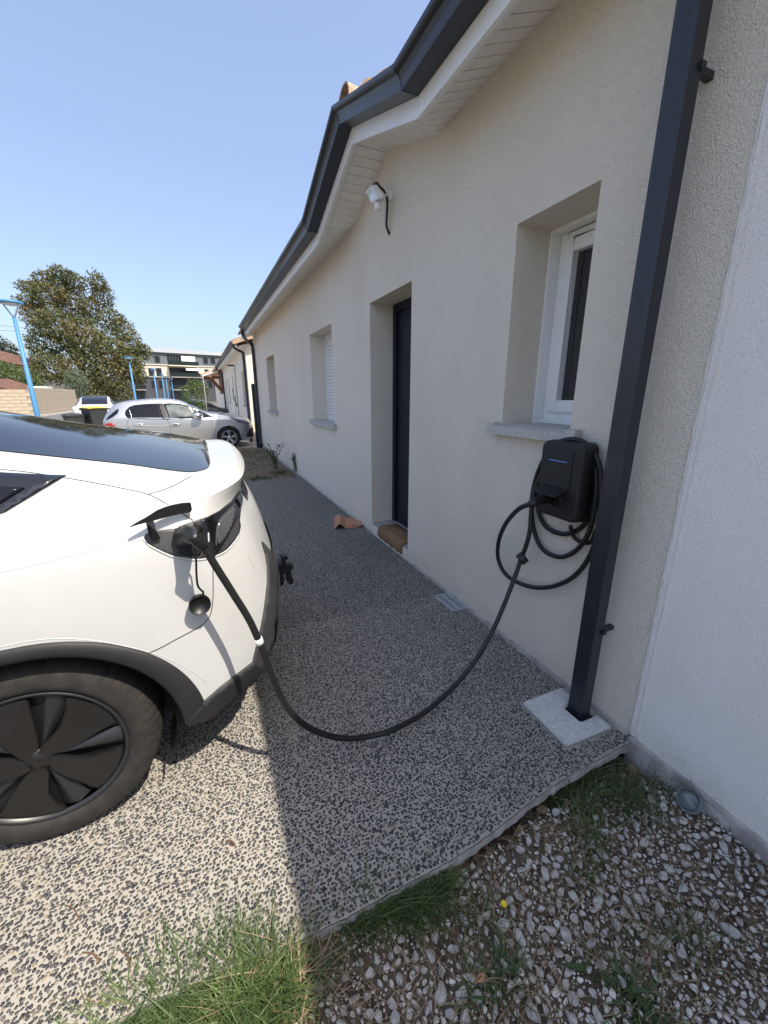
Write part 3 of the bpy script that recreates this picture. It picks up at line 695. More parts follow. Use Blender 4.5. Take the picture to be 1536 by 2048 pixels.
# ================================================================== THINGS ON AND BY THE WALL
# wallbox charger
WB = thing("wall_charger", "black wall-mounted car charger with blue light strip below the small window", "charger", (0, 1.30, 0.9))
xf = -0.112
TL = on_plane(1084, 881, 0, xf); TR = on_plane(1168, 889, 0, xf); BL = on_plane(1070, 1022, 0, xf); BR = on_plane(1151, 1051, 0, xf)
yb0, yb1 = (TR.y+BR.y)/2, (TL.y+BL.y)/2; zb0, zb1 = (BL.z+BR.z)/2, (TL.z+TR.z)/2
def rrect(y0, y1, z0, z1, r, x, n=6):
    P = []
    for cy_, cz_, a0 in ((y1-r, z1-r, 0), (y0+r, z1-r, 90), (y0+r, z0+r, 180), (y1-r, z0+r, 270)):
        for q in range(n+1):
            a = R(a0+90*q/n); P.append((x, cy_+r*math.cos(a), cz_+r*math.sin(a)))
    return P
def rplate(name, y0, y1, z0, z1, r, x0, x1, m, parent, taper=0.0, rim=0.0):
    """rounded plate standing from x0 (wall side) to x1 (front)"""
    rows = [rrect(y0, y1, z0, z1, r, x0), rrect(y0+taper, y1-taper, z0+taper, z1-taper, r, x1+rim), rrect(y0+taper+rim*.35, y1-taper-rim*.35, z0+taper+rim*.35, z1-taper-rim*.35, r, x1+rim*.3), rrect(y0+taper+rim, y1-taper-rim, z0+taper+rim, z1-taper-rim, max(r-rim, .002), x1)]
    mb = MB(); mb.grid(rows, True, False, True); n = len(rows[0])
    mb.f.append(tuple(range(3*n, 4*n))); mb.sm.append(False)
    mb.f.append(tuple(range(n))[::-1]); mb.sm.append(False)
    return mb.build(name, m, parent)
rplate("housing", yb0-0.004, yb1+0.004, zb0-0.004, zb1+0.004, 0.03, -0.03, xf, M_BLACKM, WB, 0.004, 0.012)
rplate("back_plate", yb0+0.02, yb1-0.02, zb0+0.02, zb1-0.02, 0.03, 0.0, -0.031, M_BLACK, WB, 0, 0.001)
rplate("front_cover", yb0+0.050, yb1-0.028, zb0+0.145, zb1-0.032, 0.008, xf+0.001, xf-0.0045, M_BLACKM, WB, 0, 0.002)
rplate("lower_cover", yb0+0.055, yb1-0.028, zb0+0.03, zb0+0.135, 0.008, xf+0.001, xf-0.002, M_BLACKM, WB, 0, 0.001)
lm = bpy.data.materials.new("blue_status_light"); lm.use_nodes = True; pb = lm.node_tree.nodes["Principled BSDF"]
pb.inputs['Base Color'].default_value = (0.02, 0.06, 0.2, 1); pb.inputs['Emission Color'].default_value = (0.10, 0.28, 0.85, 1); pb.inputs['Emission Strength'].default_value = 0.10
ls0 = on_plane(1097, 919, 0, xf-0.006); ls1 = on_plane(1133, 925, 0, xf-0.006)
MB().box(xf-0.0055, ls1.y, (ls0.z+ls1.z)/2-0.002, xf-0.004, ls0.y, (ls0.z+ls1.z)/2+0.0025).build("status_light", lm, WB)
# open flap over the socket
fy0, fy1 = yb0+0.052, yb1-0.03; fz = zb0+0.142
MB().add([(xf-0.004, fy0, fz), (xf-0.004, fy1, fz), (xf-0.070, fy1-0.004, fz-0.022), (xf-0.070, fy0+0.004, fz-0.022), (xf-0.004, fy0, fz-0.006), (xf-0.004, fy1, fz-0.006), (xf-0.070, fy1-0.004, fz-0.028), (xf-0.070, fy0+0.004, fz-0.028)],
         [(0, 3, 2, 1), (4, 5, 6, 7), (0, 4, 7, 3), (1, 2, 6, 5), (3, 7, 6, 2), (0, 1, 5, 4)]).build("socket_flap", M_BLACKM, WB, 0.001)
sk = (xf-0.001, (fy0+fy1)/2-0.012, zb0+0.085)
MB().lathe(sk, (-1, 0, 0), [(0, 0.034), (0.008, 0.034), (0.008, 0.029), (-0.01, 0.027)], 28).build("socket", M_BLACK, WB)

# charging cable
CB = thing("charging_cable", "long black charging cable looped round the wallbox and plugged into the white car", "cable", (-0.9, 1.3, 0))
RC = 0.0115
# wall-side plug
pe = on_plane(1060, 1008, 0, -0.275)
ps = Vector((xf-0.012, sk[1]+0.028, sk[2]+0.006))
pm = ps.lerp(pe, 0.5)
MB().tube([ps, ps.lerp(pe, .25), ps.lerp(pe, .3), pm, ps.lerp(pe, .8), pe], [0.026, 0.026, 0.023, 0.021, 0.020, 0.014], 18).build("wall_plug", M_BLACK, CB)
# cable from the wall plug: a big loop and smaller coils round the box
def wallpts(l): return [on_plane(a, b, 0, x) for a, b, x in l]
loop1 = wallpts([(1060,1008,-0.275),(1035,1020,-0.24),(1010,1050,-0.16),(997,1085,-0.09),(997,1120,-0.06),(1015,1152,-0.045),(1055,1172,-0.035),(1100,1174,-0.035),(1145,1155,-0.035),(1178,1115,-0.035),(1196,1060,-0.04),(1203,990,-0.045),(1200,935,-0.045),(1182,898,-0.045),(1155,880,-0.05),(1120,884,-0.045),(1090,915,-0.025),(1071,960,-0.018),(1063,1010,-0.02),(1068,1060,-0.025),(1085,1098,-0.03),(1118,1114,-0.03),(1152,1101,-0.03),(1177,1066,-0.035),(1190,1010,-0.03),(1193,950,-0.03),(1180,905,-0.03),(1150,886,-0.03),(1115,892,-0.03),(1092,925,-0.02),(1078,975,-0.018),(1077,1020,-0.02),(1092,1053,-0.02),(1125,1068,-0.02),(1158,1058,-0.02),(1180,1030,-0.02),(1190,980,-0.018),(1180,925,-0.018),(1155,897,-0.018),(1120,905,-0.018),(1092,935,-0.035),(1072,975,-0.045),(1063,1020,-0.06),(1060,1060,-0.075),(1052,1092,-0.085),(1043,1115,-0.095)])
MB().tube(crom(loop1, 6), RC, 10).build("coiled_cable", M_CABLE, CB)
tail = wallpts([(1141,1052,-0.05),(1147,1072,-0.03),(1162,1084,-0.02),(1183,1083,-0.015),(1192,1060,-0.02)])
MB().tube(crom(tail, 6), 0.010, 8).build("supply_tail", M_CABLE, WB)
# run from the clip down to the drive and up to the car
A_, B_, C_ = (-0.06, 1.50), (-0.9, 1.262), (-1.62, 1.20)
run = [on_plane(1043, 1115, 0, -0.095)]
run += [on_vplane(a, b, A_, B_) for a, b in ((1030,1153),(1010,1205),(985,1262),(950,1322),(905,1376),(850,1424),(785,1460))]
run += [on_vplane(a, b, B_, C_) for a, b in ((735,1473),(690,1477),(640,1466),(600,1443),(570,1408),(548,1362),(532,1318),(518,1282),(497,1237),(466,1187),(433,1135),(408,1095),(392,1078))]
for p in run:
    if p.z < RC: p.z = RC
MB().tube(crom(run, 8), RC, 10).build("cable", M_CABLE, CB)
tg = run[15+0]
tpt = on_vplane(518, 1282, B_, C_); tdir = (on_vplane(512, 1268, B_, C_)-tpt).normalized()
MB().lathe(tpt, tdir, [(-0.011, 0.0135), (0.011, 0.0135)], 14, cap0=True, cap1=True).build("white_tag", M_PVC, CB)
# clip with hanging cap on the wall side
cp = on_plane(1044, 1117, 0, -0.10)
MB().lathe(cp, (-0.5, 0.2, -0.45), [(-0.02, 0.027), (-0.017, 0.031), (0.014, 0.031), (0.018, 0.027)], 22, cap0=True, cap1=True).build("rubber_cap", M_BLACK, CB)

# drain grate
GR = thing("drain_grate", "grey slotted plastic drain grate set in the drive beside the wall", "drain", (-0.065, 2.16, 0))
gm = mat("light_grey_plastic", (0.40, 0.43, 0.46), 0.5)
g0, g1, gx0, gx1 = 2.045, 2.28, -0.122, -0.008
MB().box(gx0, g0, 0.002, gx1, g0+0.012, 0.009).box(gx0, g1-0.012, 0.002, gx1, g1, 0.009).box(gx0, g0+.012, 0.002, gx0+0.010, g1-.012, 0.009).box(gx1-0.010, g0+.012, 0.002, gx1, g1-.012, 0.009).box((gx0+gx1)/2-0.005, g0+.012, 0.002, (gx0+gx1)/2+0.005, g1-.012, 0.009).build("frame", gm, GR)
MB().box(gx0+.005, g0+.005, 0.001, gx1-.005, g1-.005, 0.003).build("pit", M_DARKGAP, GR)
bar = None
for q in range(8):
    yy = g0+0.024+q*0.0245
    for xs_ in ((gx0+.010, (gx0+gx1)/2-.005), ((gx0+gx1)/2+.005, gx1-.010)):
        MB().box(xs_[0], yy, 0.0035, xs_[1], yy+0.0105, 0.0085).build("bar", gm, GR)

# concrete cover plate round the foot of the downpipe, notched
PL = MB(); q = [(-0.294, 1.18), (-0.050, 1.18), (-0.050, 1.075), (-0.145, 1.075), (-0.145, 0.978), (-0.040, 0.978), (-0.040, 0.905), (-0.302, 0.914)]
PL.prism([(x, y_, 0.001) for x, y_ in q], (0, 0, 0.020))
tag(PL.build("cover_plate", M_CONC_L, None, 0.006), "pale square concrete cover with a notch around the foot of the downpipe", "cover plate")
MB().box(-0.146, 0.977, 0.0012, -0.041, 1.076, 0.004)
pit = MB().box(-0.144, 0.979, 0.0008, -0.051, 1.074, 0.003); tag(pit.build("drain_opening", M_DARKGAP), "black square drain opening the downpipe runs into", "drain")

# door mat draping over the step
mm = mat("coir_mat", (0.27, 0.155, 0.075), 0.98, alt=(0.17, 0.095, 0.05), nscale=5, bump=1.0, bscale=260, bdist=0.006)
rows = []
for i in range(22):
    y_ = 3.05+i*(0.55/21)
    rows.append([(x, y_+0.004*math.sin(x*40), zz) for x, zz in ((0.20, 0.136), (0.12, 0.137), (0.05, 0.137), (0.012, 0.134), (-0.010, 0.118), (-0.016, 0.09), (-0.017, 0.055+0.006*math.sin(i)), (-0.017, 0.030+0.006*math.sin(i*1.3)))])
MBm = MB().grid(rows); o = MBm.build("doormat", mm); tag(o, "brown coir doormat lying on the door step and hanging over its edge", "doormat")
md = o.modifiers.new("s", 'SOLIDIFY'); md.thickness = 0.012; md.offset = 1
# loose roof tile on the slab
LT = thing("roof_tile", "single orange clay roof tile lying on the drive beside the wall", "roof tile", (-0.19, 4.24, 0))
P0 = Vector((-0.345, 4.05, 0)); ux = Vector((0.12, 0.40, 0)).normalized(); uy = Vector((0.30, -0.05, 0)).normalized()
rows = []
for i in range(9):
    t_ = i/8; row = []
    for j in range(25):
        s_ = j/24
        if s_ < 0.42: h = 0.012+0.055*math.sin(math.pi*s_/0.42)
        elif s_ < 0.9: h = 0.012
        else: h = 0.030
        row.append(P0 + Vector((-.345+.345, 0, 0)) + ux*0.40*t_ + uy*0.31*s_ + Vector((0, 0, h*(1-0.15*t_))))
    rows.append(row)
o = MB().grid(rows).build("clay_tile", M_TILE, LT); md = o.modifiers.new("s", 'SOLIDIFY'); md.thickness = 0.011; md.offset = -1
MB().obox(P0+ux*0.02+uy*0.22+Vector((0,0,0.022)), ux*0.004, uy*0.07, Vector((0,0,0.006))).obox(P0+ux*0.05+uy*0.22+Vector((0,0,0.020)), ux*0.004, uy*0.07, Vector((0,0,0.005))).build("rib", M_TILE, LT)

# floodlight with sensor and loose conduit
FL = thing("floodlight", "small white security floodlight with sensor high on the wall by the gable", "floodlight", (-0.10, 3.35, 2.9))
def z14(x, y): return (640+x*260/1439, 130+y*260/1439)
hp = [on_plane(*z14(*p), 0, -0.17) for p in ((497, 1412), (556, 1338), (640, 1478), (572, 1533))]
dv = Vector((0.045, -0.015, 0.012))
MB().prism(hp, dv).build("head", M_PVC, FL, 0.004)
c_ = sum(hp, Vector())/4
hp2 = [c_+(p-c_)*0.78 - dv*0.06 for p in hp]
MB().prism(hp2, dv*0.05).build("lens", mat("lamp_lens", (0.72, 0.72, 0.62), 0.15, coat=1), FL)
wp = on_plane(*z14(770, 1450), 0, -0.01)
MB().tube([wp, wp.lerp(c_+dv, .5), c_+dv], 0.009, 8).lathe(wp, (1, 0, 0), [(-0.012, 0.033), (0.010, 0.036)], 18, cap0=True).build("bracket", M_PVC, FL)
s1 = on_plane(*z14(640, 1520), 0, -0.14); s2 = on_plane(*z14(645, 1570), 0, -0.14); s3 = on_plane(*z14(700, 1490), 0, -0.06)
MB().tube([c_+dv, s1], 0.006, 6).tube([s3, s1], 0.006, 6).lathe(s1, s2-s1, [(0, 0.012), (0.01, 0.026), (0.045, 0.028), (0.058, 0.016)], 14, cap1=True).build("motion_sensor", M_PVC, FL)
cpz = [on_plane(*z14(a, b), 0, v) for a, b, v in ((600, 1345, -.10), (625, 1305, -.10), (665, 1350, -.08), (710, 1400, -.05), (738, 1470, -.035), (745, 1560, -.03), (738, 1680, -.03), (735, 1770, -.03), (750, 1830, -.02), (772, 1875, 0.0))]
MB().tube(crom(cpz, 5), 0.0095, 8).build("conduit", M_CABLE, FL)
MB().obox(cpz[0], (0.012, 0, 0), (0, 0.02, 0), (0, 0, 0.02)).build("junction", mat("grey_metal", (0.25, 0.25, 0.27), 0.4, 0.6), FL)

# ================================================================== WHITE CAR BY THE WALL
CY = 2.215
TS = thing("parked_car", "white electric car backed up to the house and plugged in to charge", "car", (-2.13, CY, 0))
Lv = [ # level by level, columns from rear centre round the corner to the nose: (x, y, z)
 [(-1.33,CY,.27),(-1.35,1.90,.27),(-1.41,1.66,.28),(-1.47,1.52,.29),(-1.56,1.42,.30),(-1.63,1.37,.30),(-1.75,1.35,.30),(-2.13,1.34,.28),(-2.6,1.35,.20),(-3.6,1.35,.20),(-4.6,1.35,.22),(-5.3,1.38,.25),(-5.72,1.60,.27),(-5.86,1.9,.27),(-5.90,CY,.27)],
 [(-1.285,CY,.37),(-1.305,1.90,.37),(-1.365,1.62,.37),(-1.43,1.485,.37),(-1.53,1.385,.365),(-1.61,1.335,.355),(-1.75,1.312,.345),(-2.13,1.305,.33),(-2.6,1.315,.27),(-3.6,1.315,.27),(-4.6,1.315,.28),(-5.3,1.345,.33),(-5.75,1.58,.35),(-5.90,1.9,.35),(-5.94,CY,.35)],
 [(-1.265,CY,.58),(-1.285,1.90,.58),(-1.343,1.62,.58),(-1.415,1.48,.57),(-1.52,1.378,.56),(-1.61,1.325,.55),(-1.75,1.305,.55),(-2.13,1.298,.57),(-2.6,1.305,.50),(-3.6,1.305,.50),(-4.6,1.30,.55),(-5.3,1.335,.52),(-5.77,1.58,.52),(-5.93,1.9,.52),(-5.97,CY,.52)],
 [(-1.305,CY,.80),(-1.322,1.90,.80),(-1.368,1.64,.80),(-1.425,1.50,.80),(-1.51,1.395,.80),(-1.60,1.335,.80),(-1.75,1.306,.80),(-2.13,1.296,.80),(-2.6,1.305,.80),(-3.6,1.305,.80),(-4.6,1.30,.76),(-5.3,1.345,.68),(-5.73,1.60,.65),(-5.87,1.9,.65),(-5.91,CY,.65)],
 [(-1.352,CY,.95),(-1.362,1.90,.95),(-1.402,1.645,.95),(-1.45,1.51,.95),(-1.525,1.405,.95),(-1.605,1.347,.95),(-1.75,1.317,.95),(-2.13,1.308,.94),(-2.6,1.315,.94),(-3.6,1.312,.93),(-4.6,1.32,.88),(-5.2,1.40,.80),(-5.60,1.62,.74),(-5.74,1.9,.74),(-5.78,CY,.74)],
 [(-1.408,CY,1.05),(-1.415,1.90,1.05),(-1.440,1.63,1.05),(-1.48,1.505,1.05),(-1.54,1.415,1.05),(-1.605,1.362,1.045),(-1.75,1.338,1.03),(-2.13,1.332,1.02),(-2.6,1.335,1.01),(-3.6,1.33,1.0),(-4.55,1.36,.94),(-5.0,1.50,.86),(-5.35,1.66,.80),(-5.5,1.9,.80),(-5.55,CY,.80)],
 [(-1.378,CY,1.142),(-1.390,1.90,1.142),(-1.420,1.62,1.138),(-1.463,1.495,1.128),(-1.545,1.42,1.108),(-1.61,1.388,1.094),(-1.74,1.368,1.085),(-2.13,1.375,1.08),(-2.6,1.36,1.05),(-3.6,1.37,1.04),(-4.50,1.46,.965),(-4.8,1.60,.90),(-5.0,1.72,.88),(-5.1,1.9,.88),(-5.15,CY,.89)],
 [(-1.400,CY,1.162),(-1.412,1.90,1.162),(-1.445,1.645,1.156),(-1.488,1.52,1.143),(-1.558,1.44,1.122),(-1.62,1.407,1.112),(-1.74,1.395,1.118),(-2.13,1.43,1.145),(-2.6,1.42,1.16),(-3.6,1.45,1.20),(-4.35,1.54,1.02),(-4.55,1.66,.95),(-4.7,1.78,.93),(-4.75,1.92,.93),(-4.78,CY,.94)],
 [(-1.462,CY,1.158),(-1.475,1.90,1.160),(-1.502,1.68,1.158),(-1.53,1.58,1.152),(-1.580,1.495,1.138),(-1.645,1.440,1.124),(-1.76,1.432,1.148),(-2.13,1.505,1.238),(-2.6,1.53,1.325),(-3.4,1.57,1.40),(-4.0,1.60,1.24),(-4.3,1.68,1.06),(-4.4,1.80,1.0),(-4.42,1.95,1.0),(-4.45,CY,1.0)],
 [(-1.530,CY,1.150),(-1.530,1.90,1.158),(-1.536,1.735,1.160),(-1.552,1.635,1.162),(-1.600,1.568,1.166),(-1.68,1.548,1.184),(-1.80,1.552,1.212),(-2.13,1.605,1.268),(-2.6,1.63,1.362),(-3.3,1.66,1.44),(-3.8,1.70,1.34),(-4.1,1.76,1.17),(-4.2,1.86,1.10),(-4.22,2.0,1.08),(-4.24,CY,1.08)],
]
def crv(P, n):
    return crom(P, n)
SUBC, SUBL = 7, 5
colrows = [crv(l, SUBC) for l in Lv]             # refine along the contour
ncol = len(colrows[0]); fine = []
cols = [crv([colrows[i][j] for i in range(7)], SUBL)[:-1]+crv([colrows[i][j] for i in range(6, len(Lv))], SUBL) for j in range(ncol)]
nlev = len(cols[0])
grid_ = [[cols[j][i] for j in range(ncol)] for i in range(nlev)]
WX, WZ, WR = -2.13, 0.335, 0.335
ARCH = 0.385
mb = MB()
rowsL = [r[::-1] + [Vector((p.x, 2*CY-p.y, p.z)) for p in r[1:]] for r in grid_]   # nose..left..rear..right..nose
mb.grid(rowsL, True, True)
body = mb.build("body", M_WPAINT, TS)
bmm = bmesh.new(); bmm.from_mesh(body.data); bmesh.ops.remove_doubles(bmm, verts=bmm.verts, dist=1e-5); bmesh.ops.recalc_face_normals(bmm, faces=bmm.faces)
bmm.to_mesh(body.data); bmm.free(); body.data.polygons.foreach_set('use_smooth', [True]*len(body.data.polygons))
body.data.set_sharp_from_angle(angle=R(28))
bv = bvh_of(body)
def side_pt(x, z, side=1, off=0.0):
    h, n, i, d = bv.ray_cast(Vector((x, -3 if side > 0 else 9, z)), Vector((0, side, 0)))
    if h is None:
        h, n, i, d = bv.find_nearest(Vector((x, 1.32 if side > 0 else 2*CY-1.32, z)))
    h = h.copy(); h.y -= side*off; return h
# cut the wheel arches
bmm = bmesh.new(); bmm.from_mesh(body.data); kill = []
near_ = [e for e in bmm.edges if any(abs(math.hypot(v.co.x+TS.location.x-wx-.025, v.co.z+TS.location.z-WZ)-.39) < .09 for v in e.verts for wx in (WX, -4.9))]
bmesh.ops.subdivide_edges(bmm, edges=near_, cuts=2, use_grid_fill=True)
for f in bmm.faces:
    c = f.calc_center_median() + TS.location
    for wx in (WX, -4.9):
        if math.hypot(c.x-wx-0.025, c.z-WZ-0.008) < 0.391 and abs(c.y-CY) > 0.55: kill.append(f)
bmesh.ops.delete(bmm, geom=list(set(kill)), context='FACES'); bmm.to_mesh(body.data); bmm.free()
# arch cladding rings, wheel-well liners
for wx in (WX, -4.9):
    for sd_ in (1, -1):
        rows = []
        for k_ in range(81):
            a = R(1+190*k_/80); row = []
            ca, sa = math.cos(a), math.sin(a); ri = 0.372+0.016*abs(ca); wo = 0.036+0.030*abs(ca)**2
            for rr, of in ((ri-0.005, -0.05), (ri-0.002, 0.006), (ri+0.010, 0.013), (ri+wo, 0.011), (ri+wo+0.006, 0.003), (ri+wo+0.010, -0.01)):
                x_, z_ = wx+0.025+ca*rr, WZ+0.008+sa*rr
                p = side_pt(x_, max(z_, 0.34), sd_, of); p.z = z_; p.x = x_; row.append(p)
            rows.append(row)
        MB().grid(rows, True, sd_ < 0).build("arch_cladding", M_CLAD, TS)
        yo = CY-sd_*0.90
        rows = [[(wx+math.cos(a)*ARCH, yv, WZ+math.sin(a)*ARCH) for yv in (CY-sd_*0.87, CY-sd_*0.56)] for a in [R(-30+240*k_/40) for k_ in range(41)]]
        ml = MB().grid(rows, True)
        nn_ = 41; ml.add([(wx, CY-sd_*0.56, WZ)]+[(wx+math.cos(R(-30+240*k_/40))*ARCH, CY-sd_*0.56, WZ+math.sin(R(-30+240*k_/40))*ARCH) for k_ in range(41)], [(0, k_, k_+1) for k_ in range(1, 41)])
        ml.build("wheel_well", M_DARKGAP, TS)
# underbody
MB().box(-5.7, CY-0.80, 0.20, -5.3, CY+0.80, 0.30).box(-4.5, CY-0.80, 0.19, -2.55, CY+0.80, 0.28).box(-5.3, CY-0.55, 0.20, -1.45, CY+0.55, 0.285).build("underbody", M_BLACK, TS)
# roof and rear glass
edge_c = grid_[-1]
def roofz(x):
    t = [(-1.50, 1.150), (-1.60, 1.180), (-1.80, 1.232), (-2.1, 1.300), (-2.6, 1.415), (-3.1, 1.49), (-3.5, 1.50), (-3.9, 1.38), (-4.3, 1.06)]
    for (a, za), (b, zb_) in zip(t[:-1], t[1:]):
        if x <= a and x >= b: return za+(zb_-za)*(a-x)/(a-b)
    return 1.15 if x > -1.5 else 1.06
rows = []
jmax = len(edge_c)
for j in range(0, jmax):
    e = edge_c[j]; xc = e.x if j > 28 else e.x - 0.03*(1-j/28)
    xc = min(-1.545, e.x - 0.02)
    row = []
    for k_ in range(0, 13):
        s_ = k_/12; x_ = e.x+(xc-e.x)*s_; y_ = e.y+(CY-e.y)*s_
        ze_ = e.z+0.003; zz = ze_+(max(roofz(xc), e.z)-e.z)*math.sin(s_*math.pi/2)
        row.append(Vector((x_, y_, zz)))
    rows.append(row)
rg = MB().grid(rows, True, True)
rg.grid([[Vector((p.x, 2*CY-p.y, p.z)) for p in r] for r in rows], True, False)
rgo = rg.build("rear_glass", M_CARGLASS, TS)
# side windows
win = [(-1.935, 1.196), (-1.99, 1.165), (-2.07, 1.118), (-2.18, 1.085), (-2.4, 1.075), (-3.2, 1.06), (-4.20, 1.05), (-4.0, 1.16), (-3.55, 1.325), (-3.2, 1.345), (-2.7, 1.295), (-2.35, 1.252), (-2.1, 1.218)]
sw = surf_patch("side_window", win, bv, M_GLOSS, TS, 0.004, 0.02, 'side', thick=0.012)
gl = [(-2.03, 1.172), (-2.10, 1.128), (-2.22, 1.105), (-2.5, 1.098), (-3.2, 1.088), (-3.95, 1.085), (-3.85, 1.15), (-3.5, 1.29), (-3.2, 1.315), (-2.7, 1.268), (-2.35, 1.222)]
surf_patch("window_glass", gl, bv, M_CARGLASS, sw, 0.0085, 0.02, 'side')
sw2 = surf_patch("side_window", win, bv, M_GLOSS, TS, 0.002, 0.045, 'side', ydir=-1)
# panel gaps
for pl in ([(-5,938),(60,945),(125,955),(190,966),(250,978),(296,989),(330,1006),(360,1024),(386,1041)],
           [(296,989),(340,975),(383,952)],
           [(425,1113),(426,1150),(426,1195),(422,1225),(413,1241),(398,1254),(350,1280),(312,1300),(252,1324)],
           ):
    surf_line("panel_gap", pl, bv, M_DARKGAP, TS, 0.0016)
for pl in ([(-5,1146),(60,1132),(130,1115),(200,1098),(250,1086),(284,1079)],
           [(-5,1296),(60,1282),(130,1277),(200,1283),(270,1297),(330,1315),(380,1340),(412,1364)],
           [(494,1113),(512,1140),(527,1170)]):
    surf_line("body_crease", pl, bv, M_WPAINT, TS, 0.0012, 8)
# charcoal pod round the port and the lamp
pod = [(288,1076),(291,1069),(300,1063),(322,1060),(351,1057),(370,1048),(388,1042),(413,1034),(438,1021),(463,1001),(480,976),(483,990),(482,1012),(479,1040),(481,1052),(478,1066),(470,1080),(454,1098),(440,1107),(423,1113),(405,1117),(388,1117),(351,1112),(330,1105),(310,1096),(296,1087)]
podo = surf_patch("charge_port_pod", pod, bv, M_CLADR, TS, 0.002, 5, thick=0.006)
rim = [on_ for on_ in pod]
surf_line("pod_rim", [(286,1078),(300,1092),(330,1107),(351,1115),(388,1120),(423,1115),(455,1100),(478,1070)], bv, M_WPAINT, TS, 0.0035, 8)
lamp = [(403,1040),(413,1034),(438,1021),(463,1001),(480,976),(483,990),(482,1010),(470,1040),(455,1070),(440,1095),(428,1112),(412,1113),(407,1100),(404,1070),(400,1052)]
tl = surf_patch("tail_lamp", lamp, bv, M_GLOSS, TS, 0.006, 5, thick=0.006)
surf_patch("lamp_lens", [(432,1050),(437,1040),(447,1030),(462,1015),(468,1020),(462,1045),(452,1066),(440,1085),(433,1088),(430,1070)], bv, M_TAIL, tl, 0.010, 5, thick=0.004)
surf_patch("reflector_strip", [(413,1067),(415,1065),(416,1084),(414,1084)], bv, mat("clear_lens", (0.7, 0.7, 0.7), 0.2), tl, 0.0085, 3, thick=0.003)
surf_line("lamp_rib", [(430,1092),(431,1060),(437,1040),(452,1023),(468,1008)], bv, M_TAIL, tl, 0.007, 8)
# light bar across the rear, below the spoiler
rows = []
for t_ in range(31):
    yv = 1.74+t_*(2*(CY-1.74))/30; row = []
    for zz in (1.000, 1.052, 1.098):
        h, n, i, d = bv.ray_cast(Vector((0, yv, zz)), Vector((-1, 0, 0)))
        row.append(h + Vector((0.004, 0, 0)))
    rows.append(row)
MB().grid(rows, True, True).build("light_bar", M_GLOSS, TS)
# rear valance and lower cladding (wraps the corner, sits proud)
val = []
def rear_dir(px, py): return None
cl = [(522,1084),(529,1108),(533,1133),(533,1165),(530,1195),(526,1225),(520,1257),(512,1290),(504,1324),(480,1342),(440,1373),(396,1412),(384,1424),(374,1434),(371,1446),(392,1447),(430,1423),(470,1393),(498,1368),(516,1350),(527,1335),(535,1310),(541,1290),(546,1262),(550,1235),(552,1207),(553,1170),(552,1135),(543,1108)]
surf_patch("rear_cladding", cl, bv, M_CLADR, TS, 0.009, 6, thick=0.014)
surf_patch("lower_trim", [(504,1326),(480,1344),(440,1375),(396,1414),(380,1430),(371,1446),(392,1447),(430,1423),(470,1393),(498,1368),(514,1352),(519,1335)], bv, M_CLAD, TS, 0.014, 6, thick=0.01)
rows = []
for t_ in range(41):
    yv = 1.62+t_*(2*(CY-1.62))/40; row = []
    for zz in (0.30, 0.37, 0.46, 0.56, 0.66, 0.72+0.03*math.sin(t_/40*math.pi)):
        h, n, i, d = bv.ray_cast(Vector((0, yv, zz)), Vector((-1, 0, 0)))
        row.append(h + Vector((0.010, 0, 0)))
    rows.append(row)
MB().grid(rows, True, True).build("rear_valance", M_CLADR, TS)
